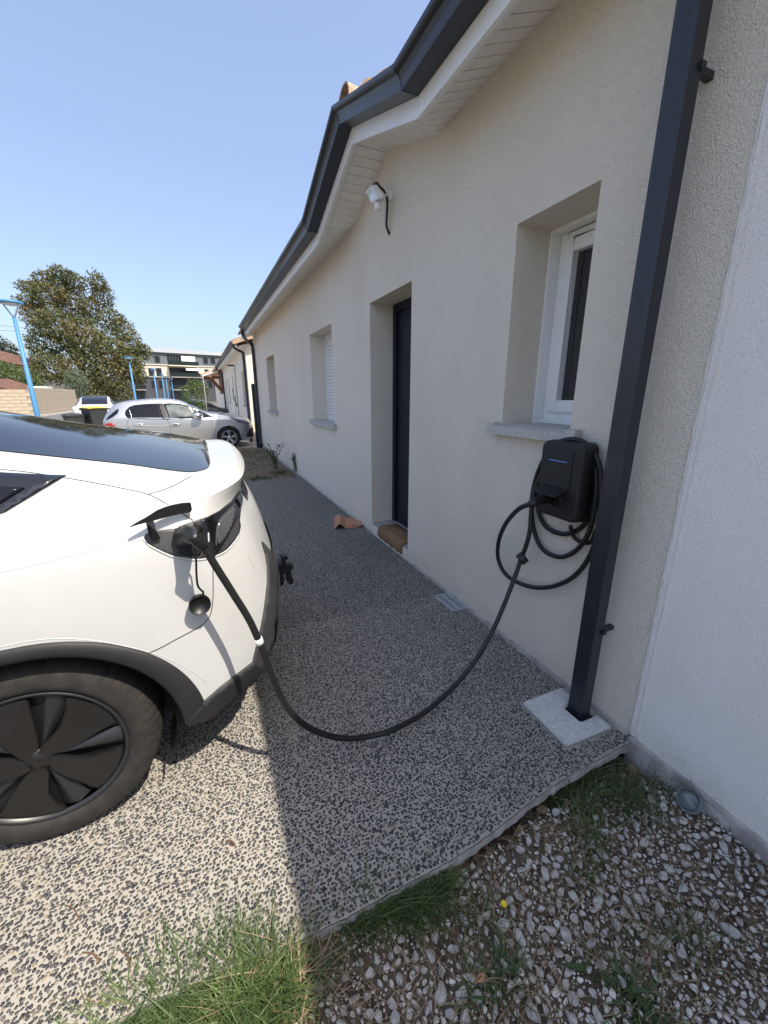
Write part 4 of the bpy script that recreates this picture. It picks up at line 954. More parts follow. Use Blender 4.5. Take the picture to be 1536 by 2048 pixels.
# wheels
def tesla_wheel(wx, sd_, parent):
    yo = CY-sd_*0.885; ax = (0, -sd_, 0)     # outward axis
    W = MB(); n = 240
    n = 480
    prof = [(-0.235, 0.235), (-0.245, 0.27), (-0.24, 0.305), (-0.215, 0.325), (-0.18, 0.333), (-0.12, 0.335), (-0.055, 0.333), (-0.025, 0.326), (-0.008, 0.312), (0.000, 0.29), (0.002, 0.268), (-0.002, 0.252), (-0.010, 0.244), (-0.016, 0.238)]
    c = Vector((wx, yo, WZ)); A = Vector(ax); B = Vector((1, 0, 0)); C = Vector((0, 0, 1))
    rows = []
    for ai, (a, r) in enumerate(prof):
        row = []
        for k_ in range(n):
            an = 2*math.pi*k_/n; rr = r; aa = a
            if 2 <= ai <= 8 and k_ % 8 == 0: rr -= 0.005 if ai < 8 else 0.002
            row.append(c + A*aa + (B*math.cos(an)+C*math.sin(an))*rr)
        rows.append(row)
    W.grid(rows, True, sd_ > 0, True)
    t = W.build("wheel", M_TYRE, parent)
    MB().lathe(c, ax, [(-0.02, 0.241), (-0.010, 0.241), (-0.007, 0.236), (-0.010, 0.230), (-0.018, 0.225)], 96).build("rim_edge", M_WHEELG, t)
    MB().lathe(c, ax, [(-0.048, 0.001), (-0.046, 0.12), (-0.040, 0.226)], 64).build("rim_disc", M_BLACK, t)
    for k_ in range(5):
        a0 = R(72*k_+18)*1.0
        def pt(ang, r, d): return c + A*d + (B*math.cos(a0+R(ang)) + C*math.sin(a0+R(ang)))*r
        # broad flat petal: narrow at the hub, wide at the rim
        outl = [(0, .030), (-10, .055), (-7, .10), (-4, .16), (-3, .220), (6, .2245), (20, .2245), (36, .2235), (44, .220), (40, .185), (36, .13), (42, .085), (54, .055), (66, .030)]
        petal = [pt(a, r, -0.006-0.010*(r/.22)**2+ (0.006 if a > 30 else 0)) for a, r in outl]
        m_ = MB(); m_.prism(petal, A*-0.012 if True else A); m_.build("wheel_blade", M_WHEEL, t, 0.0022)
        # twisted secondary blade dropping into the slot
        m_ = MB(); rr_ = [.045, .09, .14, .19, .222]
        rows = [[pt(a, r, d) for a, d in ((41, -0.036), (46, -0.020-0.006*(r/.22)), (54, -0.014-0.004*(r/.22)), (61, -0.036))] for r in rr_]
        m_.grid(rows, True, sd_ < 0); m_.build("slot_blade", M_WHEELG, t)
    MB().lathe(c, ax, [(-0.012, 0.040), (-0.004, 0.036), (-0.003, 0.0)], 32).build("hub_cap", M_WHEEL, t)
    return t
for wx in (WX, -4.9):
    for sd_ in (1, -1): tesla_wheel(wx, sd_, TS)
# charge flap (open), arm, inlet
def z13(x, y): return (240+x*380/1536, 960+y*380/1536)
fo = [(78, 384), (150, 340), (210, 308), (300, 250), (370, 222), (430, 205), (500, 192), (560, 187), (578, 198), (583, 240), (570, 263), (510, 272), (450, 284), (370, 303), (300, 323), (220, 343), (150, 361)]
fl_o = []
for a, b in fo:
    yv = 1.298+0.05*((a-78)/505)**1.3; fl_o.append(on_plane(*z13(a, b), 1, yv))
fm = MB(); fm.prism(fl_o, (0.0, 0.004, 0.0015)); fm.build("charge_flap", M_BLACK, TS)
back = [p + Vector((0, 0.0045, 0.002)) for p in fl_o]; MB().prism(back, (0, 0.003, 0.001)).build("flap_skin", M_WPAINT, TS)
arm = [on_plane(*z13(a, b), 1, y_) for a, b, y_ in ((208, 345, 1.305), (272, 335, 1.305), (285, 400, 1.30), (328, 478, 1.318), (262, 496, 1.316), (228, 425, 1.30))]
MB().prism(arm, (0, 0.008, 0)).build("flap_arm", M_BLACK, TS, 0.001)
surf_patch("inlet_recess", [z13(a, b) for a, b in ((440,400),(500,375),(600,345),(640,365),(655,420),(665,560),(640,610),(560,615),(470,590),(445,500))], bv, M_BLACK, TS, 0.004, 5, thick=0.004)
surf_line("inlet_ring", [z13(485+27+27*math.cos(t_*math.pi/6), 535+32*math.sin(t_*math.pi/6)) for t_ in range(13)], bv, M_GLOSS, TS, 0.004, 8, 2)
# gun plugged into the car
h0, n0, _, _ = bv.ray_cast(CAM, ray(*z13(520, 440)).normalized())
pend = run[-1]
gpts = [h0+Vector((0, .02, 0)), h0+Vector((0, -.012, 0)), h0+Vector((0.0, -.03, 0.002)), h0.lerp(pend, .45)+Vector((0, 0, .006)), h0.lerp(pend, .75)+Vector((0, 0, .002)), pend]
MB().tube(crom(gpts, 4), [0.030]*5+[0.030, 0.031, 0.031, 0.029]+[0.027, 0.027, 0.028, 0.028]+[0.027, 0.025, 0.023, 0.021]+[0.019, 0.018, 0.017, 0.016], 10).build("car_plug", M_BLACK, CB)
d_ = (run[-2]-pend).normalized()
MB().lathe(pend, -d_, [(-0.035, 0.0135), (-0.03, 0.0165), (0.0, 0.0185), (0.01, 0.0185)], 18, cap0=True).build("strain_relief", M_BLACK, CB)
# rubber cap hanging on its strap
sp = [on_plane(*z13(a, b), 1, v) for a, b, v in ((590, 490, 1.24), (603, 560, 1.265), (615, 650, 1.285), (618, 760, 1.292), (628, 850, 1.295), (655, 890, 1.292), (672, 905, 1.29), (668, 935, 1.288))]
MB().tube(crom(sp, 5), 0.0032, 6).build("cap_strap", M_CABLE, CB)
cc = on_plane(*z13(645, 1003), 1, 1.288)
MB().lathe(cc, (0.05, -1, 0.08), [(-0.012, 0.0), (-0.012, 0.030), (0.0, 0.0325), (0.012, 0.0325), (0.013, 0.030), (0.004, 0.028), (0.002, 0.0)], 28).build("dust_cap", M_BLACK, CB)
# tow mount
TB = MB(); ty = 2.10
for poly, dy in (([(1305,625),(1360,620),(1362,640),(1340,650),(1345,690),(1400,690),(1405,720),(1385,725),(1390,790),(1405,800),(1405,840),(1375,850),(1350,820),(1345,760),(1320,700)], 0.05),
             ([(1248,700),(1270,690),(1312,690),(1312,735),(1332,800),(1325,850),(1265,878),(1255,800)], 0.09),
             ([(1280,715),(1330,705),(1345,730),(1340,760),(1285,770)], 0.14)):
    TB.prism([on_plane(*z13(a, b), 1, ty) for a, b in poly], (0, dy, 0))
TB.box(-1.42, 2.12, 0.40, -1.22, 2.19, 0.46)
TB.build("tow_mount", M_BLACK, TS, 0.003)

# ================================================================== SILVER HATCHBACK
def car_shell(name, st, cy, m, parent, nsub=6):
    """st: list of (x, zlow, zbelt, ztop, half width, half width at top)"""
    rings = []
    for (x, zl, zb_, zt_, w_, wt) in st:
        zm = (zl+zb_)/2
        rings.append([Vector(p) for p in ((x, w_*0.90, zl), (x, w_*0.975, zl+0.07), (x, w_, zm-0.02), (x, w_*0.985, zb_-0.05), (x, w_*0.955, zb_+0.01), (x, (w_*0.93*0.45+wt*0.55), zb_+(zt_-zb_)*0.55), (x, wt, zt_-0.035), (x, wt*0.80, zt_-0.008), (x, wt*0.4, zt_+0.004), (x, 0, zt_+0.006))])
    K = [crom([r[i] for r in rings], nsub) for i in range(10)]
    C2 = [crom([K[i][j] for i in range(10)], 4) for j in range(len(K[0]))]
    rows = [[Vector((p.x, cy-p.y, p.z)) for p in c] + [Vector((p.x, cy+p.y, p.z)) for p in c[::-1][1:]] for c in C2]
    mb = MB().grid(rows, True)
    for r in (rows[0], rows[-1]): 
        n = len(r); mb.add(r, [tuple(range(n))])
    o = mb.build(name, m, parent); b_ = bmesh.new(); b_.from_mesh(o.data); bmesh.ops.remove_doubles(b_, verts=b_.verts, dist=1e-5); bmesh.ops.recalc_face_normals(b_, faces=b_.faces); b_.to_mesh(o.data); b_.free()
    o.data.polygons.foreach_set('use_smooth', [True]*len(o.data.polygons))
    return o
def cut_arches(o, wheels, r, cy, loc, inner=0.45):
    b_ = bmesh.new(); b_.from_mesh(o.data); kill = []
    for _ in range(2):
        ne_ = [e for e in b_.edges if any(abs(math.hypot(v.co.x+loc[0]-wx, v.co.z+loc[2]-wz)-r) < .10 for v in e.verts for wx, wz in wheels)]
        bmesh.ops.subdivide_edges(b_, edges=ne_, cuts=1, use_grid_fill=True)
    for f in b_.faces:
        c = f.calc_center_median()+Vector(loc)
        for wx, wz in wheels:
            if math.hypot(c.x-wx, c.z-wz) < r and abs(c.y-cy) > inner: kill.append(f)
    bmesh.ops.delete(b_, geom=list(set(kill)), context='FACES'); b_.to_mesh(o.data); b_.free()
def simple_wheel(c, ax, r, parent, w_=0.2, alloy=M_ALLOY, spokes=5):
    c = Vector(c); A = Vector(ax).normalized(); B = A.cross(Vector((0, 0, 1))).normalized(); C = Vector((0, 0, 1))
    t = MB().lathe(c, A, [(-w_, r*0.7), (-w_, r*0.93), (-w_*0.85, r), (-w_*0.12, r), (-0.004, r*0.95), (0, r*0.85), (-0.004, r*0.72), (-0.02, r*0.69)], 48).build("wheel", M_TYRE, parent)
    MB().lathe(c, A, [(-0.02, r*0.70), (-0.006, r*0.70), (-0.008, r*0.66), (-0.05, r*0.64), (-0.07, r*0.2), (-0.07, 0)], 48).build("rim", M_DARKGAP if spokes else alloy, t)
    sp_ = MB()
    for k_ in range(spokes):
        for da in (-9, 9):
            a = R(90+360/spokes*k_); b = a+R(da)
            d1 = B*math.cos(a)+C*math.sin(a); d2 = B*math.cos(b)+C*math.sin(b); n1 = A.cross(d2)
            p0 = c+d1*r*0.10+A*-0.02; p1 = c+d2*r*0.675+A*-0.010
            s_ = (p1-p0)/2; q_ = A.cross(s_).normalized()*r*0.052
            sp_.obox((p0+p1)/2, s_, q_, A*0.010)
    sp_.lathe(c, A, [(-0.03, r*0.17), (-0.006, r*0.15), (-0.004, 0)], 20).lathe(c, A, [(-0.02, r*0.70), (-0.004, r*0.70), (-0.006, r*0.655), (-0.03, r*0.645)], 48)
    sp_.build("spokes", alloy, t, 0.002)
    return t
SG = -0.10; SCY = 13.80
SV = thing("parked_car", "silver five-door hatchback parked nose-in beside the house corner", "car", (-2.0, SCY, SG))
st = [(-3.99,.38,.62,.66,.52,.45),(-3.965,.22,.72,.80,.66,.52),(-3.90,.16,.78,.92,.76,.56),(-3.80,.14,.82,1.06,.80,.57),(-3.66,.12,.84,1.19,.82,.57),(-3.45,.10,.85,1.265,.83,.58),(-3.1,.09,.85,1.31,.84,.59),(-2.7,.08,.84,1.335,.845,.60),(-2.35,.08,.83,1.325,.845,.60),(-2.05,.08,.81,1.27,.845,.61),(-1.75,.08,.79,1.14,.845,.63),(-1.50,.09,.77,1.015,.84,.66),(-1.30,.09,.77,.935,.835,.70),(-1.0,.10,.76,.90,.83,.71),(-.70,.10,.73,.865,.82,.70),(-.42,.11,.68,.81,.79,.66),(-.24,.12,.61,.745,.74,.60),(-.14,.15,.54,.64,.66,.54),(-.09,.22,.46,.53,.54,.46)]
sb = car_shell("body", st, SCY, M_SILVER, SV)
sbv = bvh_of(sb)
SWH = [(-0.83, SG+0.305), (-3.32, SG+0.305)]
cut_arches(sb, SWH, 0.345, SCY, SV.location+Vector((0, 0, 0)))
def z11(x, y): return (180+x*380/1536, 760+y*380/1536)
def z11p(l): return [z11(a, b) for a, b in l]
q = surf_patch("side_window", z11p([(283,262),(290,245),(318,218),(360,203),(450,194),(553,190),(590,318),(470,318),(330,312),(300,305),(285,285)]), sbv, M_CARGLASS, SV, 0.003, 3)
q = surf_patch("side_window", z11p([(590,193),(650,187),(740,192),(830,220),(900,255),(1000,297),(960,300),(930,305),(640,316)]), sbv, M_CARGLASS, SV, 0.003, 3)
MBg = mat("pale_see_through_glass", (0.15, 0.19, 0.17), 0.08, coat=0.6, alt=(0.04, 0.05, 0.05), nscale=3.2)
surf_patch("glass", z11p([(610,205),(660,197),(740,203),(820,228),(840,255),(850,300),(645,304)]), sbv, MBg, q, 0.006, 3)
surf_patch("pillar", z11p([(548,190),(592,190),(648,318),(590,319)]), sbv, M_BLACK, SV, 0.005, 3)
for l in ([(318,235),(340,312)],): surf_line("window_divider", z11p(l), sbv, M_CHROME, SV, 0.006, 6)
surf_line("door_gap", z11p([(555,192),(600,250),(625,318),(650,400),(668,520)]), sbv, M_DARKGAP, SV, 0.004)
surf_line("door_gap", z11p([(968,300),(985,360),(990,430),(985,495)]), sbv, M_DARKGAP, SV, 0.004)
surf_line("door_gap", z11p([(318,310),(300,345),(315,390),(365,440),(420,480)]), sbv, M_DARKGAP, SV, 0.004)
surf_line("body_crease", z11p([(200,375),(300,368),(480,372),(620,366),(650,364)]), sbv, M_SILVER, SV, 0.009, 8)
surf_line("sill_trim", z11p([(680,528),(800,514),(900,505),(980,498)]), sbv, M_CHROME, SV, 0.010, 8)
surf_line("arch_lip", z11p([(1015,500),(1010,450),(1030,400),(1080,370),(1130,362),(1180,380),(1210,420),(1225,470)]), sbv, M_SILVER, SV, 0.012, 8)
for l in ([(350,357),(395,350),(435,357),(430,368),(390,372),(355,367)], [(652,357),(690,348),(730,355),(728,366),(690,371),(655,366)]):
    surf_patch("door_handle", z11p(l), sbv, M_CHROME, SV, 0.022, 3, thick=0.02)
surf_patch("tail_lamp", z11p([(103,400),(108,375),(125,355),(150,347),(180,348),(200,362),(198,372),(170,380),(185,392),(188,402),(150,408),(112,425)]), sbv, M_RED, SV, 0.010, 2.5, thick=0.012)
surf_patch("headlamp", z11p([(1125,297),(1160,300),(1200,315),(1260,325),(1295,340),(1298,352),(1250,350),(1200,345),(1170,325),(1135,308)]), sbv, M_HEAD, SV, 0.008, 2.5, thick=0.01)
surf_patch("fog_lamp_surround", z11p([(1262,455),(1285,405),(1310,380),(1325,400),(1325,450),(1300,460)]), sbv, M_BLACK, SV, 0.008, 2.5, thick=0.01)
surf_patch("rear_screen", z11p([(235,235),(225,270),(185,300),(150,318),(128,330),(135,310),(160,285),(195,255),(222,235)]), sbv, M_CARGLASS, SV, 0.004, 3)
surf_patch("windscreen", z11p([(760,175),(860,200),(960,240),(1040,265),(1010,268),(905,245),(830,212),(770,186)]), sbv, M_CARGLASS, SV, 0.004, 3)
# mirror
mc = on_plane(*z11(870, 286), 1, 12.86)
mrow = MB(); 
mrow.lathe(mc+Vector((-0.12, 0, 0)), (1, 0, 0.02), [(0, 0.04), (0.01, 0.085), (0.08, 0.098), (0.18, 0.085), (0.25, 0.035), (0.26, 0)], 20)
mrow.v = [(v[0], v[1], mc.z+(v[2]-mc.z)*0.85) for v in mrow.v]
mrow.build("door_mirror", M_CHROME, SV); MB().obox(mc+Vector((0.05, 0.07, -0.05)), (0.06, 0, 0), (0, 0.05, 0), (0, 0, 0.02)).build("mirror_arm", M_BLACK, SV)
for wx, wz in SWH:
    for s_ in (1, -1): simple_wheel((wx, SCY-s_*0.83, wz), (0, -s_, 0), 0.305, SV)
MB().box(-3.6, SCY-0.45, 0.06, -0.45, SCY+0.45, 0.5).build("underbody", M_DARKGAP, SV)
MB().tube([(-3.45, SCY, 1.27), (-3.6, SCY-.02, 1.42)], 0.006, 6).build("antenna", M_BLACK, SV)

# ================================================================== OTHER CARS
def background_car(loc, rot, m, label, fast=False, scale=1.0):
    root = thing("parked_car", label, "car", (0, 0, 0))
    st = [(-2.25,.40,.72,.76,.62,.50),(-2.20,.28,.84,.94,.82,.66),(-2.05,.22,.92,1.03,.90,.66),(-1.75,.20,.94,1.14,.93,.60),(-1.3,.20,.95,1.30,.93,.56),(-.7,.18,.95,1.42,.93,.56),(-.1,.18,.94,1.44,.93,.57),(.45,.18,.92,1.34,.93,.60),(.95,.20,.90,1.08,.92,.68),(1.25,.20,.86,.95,.91,.74),(1.75,.20,.80,.88,.88,.70),(2.1,.24,.66,.74,.78,.60),(2.25,.32,.52,.56,.58,.48)]
    b = car_shell("body", st, 0, m, root, 4); v = bvh_of(b)
    whs = [(-1.38, 0.33), (1.45, 0.33)]
    cut_arches(b, whs, 0.37, 0, (0, 0, 0), 0.5)
    for yd in (1, -1):
        sp = surf_patch("side_window", [(-1.85,1.02),(-1.5,.99),(.9,.97),(.85,1.05),(.4,1.25),(-.1,1.35),(-.7,1.33),(-1.3,1.22)], v, M_CARGLASS, root, 0.004, 0.12, 'side', ydir=yd)
        for wx, wz in whs: simple_wheel((wx, -yd*0.90, wz), (0, -yd, 0), 0.33, root)
    def hitx(y_, z_):
        h = v.ray_cast(Vector((-6, y_, z_)), Vector((1, 0, 0)))[0]
        if h is None: h = v.find_nearest(Vector((-2.2, y_, z_)))[0]
        return h+Vector((-0.006, 0, 0))
    rows = []
    for t_ in range(9):
        x0 = -1.98+t_*0.07
        row = []
        for k_ in range(-6, 7):
            h, n, i, d = v.ray_cast(Vector((x0+0.02*abs(k_)/6, k_*0.085*(1+0.0*t_), 3)), Vector((0, 0, -1))); row.append(h+Vector((0, 0, 0.008)))
        rows.append(row)
    for t_ in range(9, 20):
        x0 = -1.98+t_*0.07; row = []
        for k_ in range(-6, 7):
            h, n, i, d = v.ray_cast(Vector((x0, k_*0.085, 3)), Vector((0, 0, -1))); row.append(h+Vector((0, 0, 0.008)))
        rows.append(row)
    MB().grid(rows, True, False).build("rear_screen", M_CARGLASS, root)
    rows = []
    for t_ in range(2):
        rows.append([hitx(k_*0.09, 0.90-0.07*t_) for k_ in range(-7, 8)])
    MB().grid(rows, True, True).build("light_bar", M_GLOSS, root)
    rows = []
    for t_ in range(2):
        rows.append([hitx(k_*0.09, 0.47-0.13*t_) for k_ in range(-7, 8)])
    MB().grid(rows, True, True).build("rear_valance", M_CLAD, root)
    MB().box(-1.0, -.6, .1, 1.0, .6, .5).build("underbody", M_DARKGAP, root)
    root.location = loc; root.rotation_euler = (0, 0, rot); root.scale = (scale,)*3
    return root
p2 = on_plane(178, 856, 2, -0.14)
background_car((p2.x+0.1, p2.y+2.3, -0.14), R(98), M_WPAINT, "white fastback car seen from behind on the road beyond the wheelie bins", scale=1.06)
p3 = at_depth(402, 800, 23)
background_car((p3.x-0.1, p3.y+.8, -0.13), R(-4), M_DCAR, "dark car parked behind the silver hatchback near the neighbour's porch", scale=0.9)

# ================================================================== WHEELIE BINS
def bin_(name, label, base, rot, h, w_, d_, lidm, tilt):
    root = thing(name, label, "bin", (0, 0, 0), "wheelie bins behind the silver car")
    b = MB(); s0 = 0.78
    lo_ = [(-w_/2*s0, -d_/2*s0, 0.05), (w_/2*s0, -d_/2*s0, 0.05), (w_/2*s0, d_/2*s0, 0.05), (-w_/2*s0, d_/2*s0, 0.05)]
    hi = [(-w_/2, -d_/2, h), (w_/2, -d_/2, h), (w_/2, d_/2, h), (-w_/2, d_/2, h)]
    b.add(lo_+hi, [(0, 3, 2, 1), (4, 5, 6, 7), (0, 1, 5, 4), (1, 2, 6, 5), (2, 3, 7, 6), (3, 0, 4, 7)]); b.build("body", M_BIN, root, 0.015)
    MB().box(-w_/2-0.02, -d_/2-0.02, h-0.05, w_/2+0.02, d_/2+0.02, h-0.005).build("rim", M_BIN, root, 0.008)
    rows = []
    for i in range(7):
        t_ = i/6; rows.append([(-w_/2-0.03+(w_+0.06)*s_, -d_/2-0.04+(d_+0.08)*t_, h+0.008+0.05*math.sin(math.pi*min(1, max(0, t_*0.9+0.1)))*math.sin(math.pi*s_)**0.4+tilt*(t_)) for s_ in [k_/8 for k_ in range(9)]])
    l_ = MB().grid(rows, True).build("lid", lidm, root); mo = l_.modifiers.new("s", 'SOLIDIFY'); mo.thickness = 0.02; mo.offset = -1
    MB().tube([(-w_/2+.02, d_/2+0.06, h-0.03), (w_/2-.02, d_/2+0.06, h-0.03)], 0.016, 8).box(-w_/2+.02, d_/2, h-.05, -w_/2+.06, d_/2+.06, h-.01).box(w_/2-.06, d_/2, h-.05, w_/2-.02, d_/2+.06, h-.01).build("handle", M_BIN, root)
    for s_ in (-1, 1): MB().lathe((s_*w_/2*0.72, d_/2*s0+0.02, 0.09), (s_, 0, 0), [(0, 0.09), (0.04, 0.09), (0.04, 0.03)], 16, cap0=True, cap1=True).build("wheel", M_TYRE, root)
    root.location = base; root.rotation_euler = (0, 0, rot); return root
pb1 = at_depth(190, 830, 16.0)
bin_("wheelie_bin", "large dark wheelie bin with a yellow lid behind the silver car", (pb1.x, pb1.y, -0.10), R(35), 1.04, 0.66, 0.74, M_YEL, 0.02)
pb2 = at_depth(149, 845, 15.6)
bin_("wheelie_bin", "smaller dark wheelie bin with a dark lid left of the yellow-lidded one", (pb2.x, pb2.y, -0.10), R(25), 0.78, 0.58, 0.55, M_BIN, 0.05)

# ================================================================== LAMP POSTS
def lamp_post():
    root = thing("street_lamp", "x", "street lamp", (0, 0, 0), "blue street lamps along the road")
    MB().tube([(0, 0, 0), (0, 0, 0.6), (0, 0, 3.82)], [0.085, 0.08, 0.05], 14).build("post", M_BLUE, root)
    MB().tube([(0, 0, 3.80), (-0.06, 0, 3.88), (-0.27, 0, 4.20)], 0.022, 8).tube([(0, 0, 3.80), (0.06, 0, 3.88), (0.27, 0, 4.20)], 0.022, 8).build("fork", mat("pale_blue_grey", (0.35, 0.45, 0.55), 0.4), root)
    MB().lathe((0, 0, 4.20), (0, 0, 1), [(0, 0.25), (0.0, 0.31), (0.03, 0.32), (0.07, 0.30), (0.10, 0.10), (0.10, 0)], 28, cap0=True).build("canopy", M_BLUE, root)
    MB().lathe((0, 0, 4.195), (0, 0, -1), [(0, 0.24), (0.02, 0.22), (0.05, 0.1), (0.05, 0)], 24).build("diffuser", mat("lamp_diffuser", (0.5, 0.55, 0.58), 0.3), root)
    return root
LP = lamp_post()
LL = [((20, 600), 12.5, "nearest and tallest blue street lamp at the left picture edge"), ((257, 714), 30, "blue street lamp just right of the big chestnut tree"),
      ((306, 737), 42, "blue street lamp in front of the flats, second beyond the chestnut"), ((323, 748), 52.5, "thin blue street lamp, third beyond the chestnut tree"), ((331, 752), 62, "thin blue street lamp, fourth beyond the chestnut tree"), ((342, 757), 72, "farthest blue street lamp, right of the row before the flats")]
for i, ((a, b), d, lab) in enumerate(LL):
    p = at_depth(a, b, d); zt_ = p.z; base = zt_-4.3
    if i == 0: base = -0.12; sc_ = (zt_+0.12)/4.3
    else: base = -0.1; sc_ = (zt_+0.1)/4.3
    r_ = LP if i == 0 else copy_tree(LP, (0, 0, 0))
    r_.location = (p.x, p.y, base); r_.scale = (1, 1, sc_); r_['label'] = lab; r_.rotation_euler = (0, 0, R(-28))

# ================================================================== BLOCK WALL
BW = thing("block_wall", "long pale tan concrete block wall across the road on the left", "wall", (-14.8, 40, 0))
w0 = on_plane(-60, 837, 2, -0.1); w1 = on_plane(73, 833, 2, -0.1); w2 = Vector((w1.x-0.45, w1.y+12.2, -0.1))
w2 = on_plane(156, 820.5, 2, -0.1)
blk = None
def wall_seg(a, b, h, rows_):
    global blk
    d = Vector((b.x-a.x, b.y-a.y, 0)); L = d.length; t = d.normalized(); n = Vector((t.y, -t.x, 0))
    if n.dot(CAM-a) < 0: n = -n
    bh = h/rows_
    nb_ = int(L/0.72)
    for r_ in range(rows_):
        o_ = 0.36 if r_ % 2 else 0
        for k_ in range(nb_+1):
            s0 = max(0, k_*0.72-o_); s1 = min(L, k_*0.72-o_+0.70)
            if s1-s0 < 0.15: continue
            if s1 - s0 > 0.699 and blk is not None:
                ob = part(blk, BW)
            else:
                ob = MB().box(-(s1-s0)/2, -0.09, 0.01, (s1-s0)/2, 0.09, bh-0.012).build("block", M_BLOCK, BW, 0, True)
                if s1-s0 > 0.699: blk = ob
            c = a + t*((s0+s1)/2) + n*(0.0+random.uniform(0, .012)); 
            ob.location = (c.x-BW.location.x, c.y-BW.location.y, -0.12+r_*bh); ob.rotation_euler = (0, 0, math.atan2(t.y, t.x)+random.uniform(-.004, .004))
    c = (a+b)/2
    MB().obox((c.x-n.x*0.02, c.y-n.y*0.02, h/2-0.12), t*L/2, n*0.095, (0, 0, h/2)).build("mortar", M_MORT, BW)
hw = 2.32
h1_ = on_vplane(36, 779, w0, w1).z+0.12; h2_ = on_vplane(120, 778, w1, w2).z+0.12
wall_seg(w0, w1, h1_, 8); wall_seg(w1+Vector((0, 0.12, 0)), w2, h2_, 9)

# ================================================================== VEGETATION
def leaves(cent, rad, n, size, shell=0.55, squash=1.0):
    """n small leaf quads scattered through an ellipsoid, denser near its skin"""
    u = np.random.normal(size=(n, 3)); u /= np.linalg.norm(u, axis=1)[:, None]
    rr = shell + (1-shell)*np.random.rand(n)**0.7
    # lumpy skin
    lump = 1 + 0.16*np.sin(u[:, 0]*9+cent[0])*np.sin(u[:, 1]*8+cent[1]) + 0.13*np.sin(u[:, 2]*11+u[:, 0]*6+cent[2])
    P = np.array(cent) + u*rr[:, None]*lump[:, None]*np.array(rad)
    return P, u
def leaf_mesh(Ps, us, size):
    n = len(Ps); a = np.random.normal(size=(n, 3)) + us*0.7; a /= np.linalg.norm(a, axis=1)[:, None]
    b = np.cross(a, np.random.normal(size=(n, 3))); b /= np.linalg.norm(b, axis=1)[:, None]; c = np.cross(a, b)
    s = size*(0.6+0.8*np.random.rand(n))[:, None]
    V = np.stack([Ps-b*s, Ps-c*s*0.45+a*s*0.15, Ps+b*s, Ps+c*s*0.45+a*s*0.15], 1).reshape(-1, 3)
    return V
def foliage(name, lobes, m, parent, size, dens):
    Vs = []
    for (c, r) in lobes:
        area = (r[0]*r[1]+r[1]*r[2]+r[0]*r[2])*4/3*math.pi
        n = int(area*dens/(size*size)); P, u = leaves(c, r, n, size); Vs.append(leaf_mesh(P, u, size))
    V = np.concatenate(Vs); me = bpy.data.meshes.new(name); n4 = len(V)//4
    off = Vector((0, 0, 0)); q_ = parent
    while q_ is not None: off += q_.location; q_ = q_.parent
    V = V-np.array(off)
    me.vertices.add(len(V)); me.vertices.foreach_set('co', V.ravel()); me.loops.add(n4*4); me.polygons.add(n4)
    me.loops.foreach_set('vertex_index', np.arange(n4*4)); me.polygons.foreach_set('loop_start', np.arange(n4)*4); me.polygons.foreach_set('loop_total', np.full(n4, 4))
    me.materials.append(m); me.update(); me.validate(); o = bpy.data.objects.new(name, me); COL.objects.link(o)
    if parent is not None: o.parent = parent
    return o
def tree(name, label, cat, base, lobes, m, size, dens, limbs=True, trunk_r=0.45, group=None):
    t = thing(name, label, cat, base, group)
    foliage("crown", lobes, m, t, size, dens)
    mb = MB(); b = Vector(base)
    top_ = max(lobes, key=lambda l: l[0][2])[0]
    mb.tube(crom([b, b+Vector((0.1, 0, (top_[2]-b.z)*0.3)), Vector(top_)], 6), [trunk_r*(1-0.078*i) for i in range(13)], 10)
    mb.build("trunk", M_BARK, t)
    if limbs:
        lb = MB()
        for (c, r) in lobes:
            s = b+Vector((0, 0, (c[2]-b.z)*0.45)); c = Vector(c)
            lb.tube(crom([s, s.lerp(c, .5)+Vector((0, 0, -.4)), c, c+(c-s).normalized()*min(r)*0.7], 4), [trunk_r*0.34*(1-i*0.075) for i in range(13)], 6)
        lb.build("limb", M_BARK, t)
    return t
def px_lobes(l, d, fd=1.0):
    out = []
    for (px, py, rx, ry, dd) in l:
        c = at_depth(px, py, d+dd); s = (d+dd)/F_PX
        out.append((tuple(c), (rx*s, max(rx, ry)*s*0.9*fd, ry*s)))
    return out
dT = 57
cl_ = [(122,552,26,20,0),(148,566,24,22,1),(90,560,22,18,0),(62,575,24,14,0),(100,590,40,24,-1),(140,610,34,34,2),(195,565,18,20,0),(205,595,22,24,1),(180,620,24,30,0),(225,640,22,24,-1),(245,660,24,24,-1),(262,690,24,24,-1),(285,705,18,18,0),(60,605,28,14,0),(75,630,30,24,0),(110,650,44,34,-2),(170,680,44,40,-2),(215,700,40,40,-3),(255,730,30,30,-2),(90,690,36,32,-1),(100,735,36,34,-2),(160,745,40,40,-3),(215,755,36,36,-3),(270,745,22,26,-1),(240,785,26,22,-2),(195,790,24,20,-3)]
tb = at_depth(175, 806, dT); tb.z = -0.2
tree("chestnut_tree", "large browning horse chestnut tree towering behind the block wall", "tree", tuple(tb), px_lobes(cl_, dT), M_CHEST, 0.17, 0.85, trunk_r=0.5)
b_ = at_depth(152, 790, 46); b_.z = -0.1
tree("olive_bush", "grey-green bush in front of the chestnut at the end of the block wall", "bush", tuple(b_), px_lobes([(148,752,18,16,0),(160,765,18,16,0),(140,770,14,14,0),(158,780,20,12,0)], 46), M_OLIVE, 0.10, 0.5, False, 0.08)
b_ = at_depth(30, 775, 48); b_.z = 0
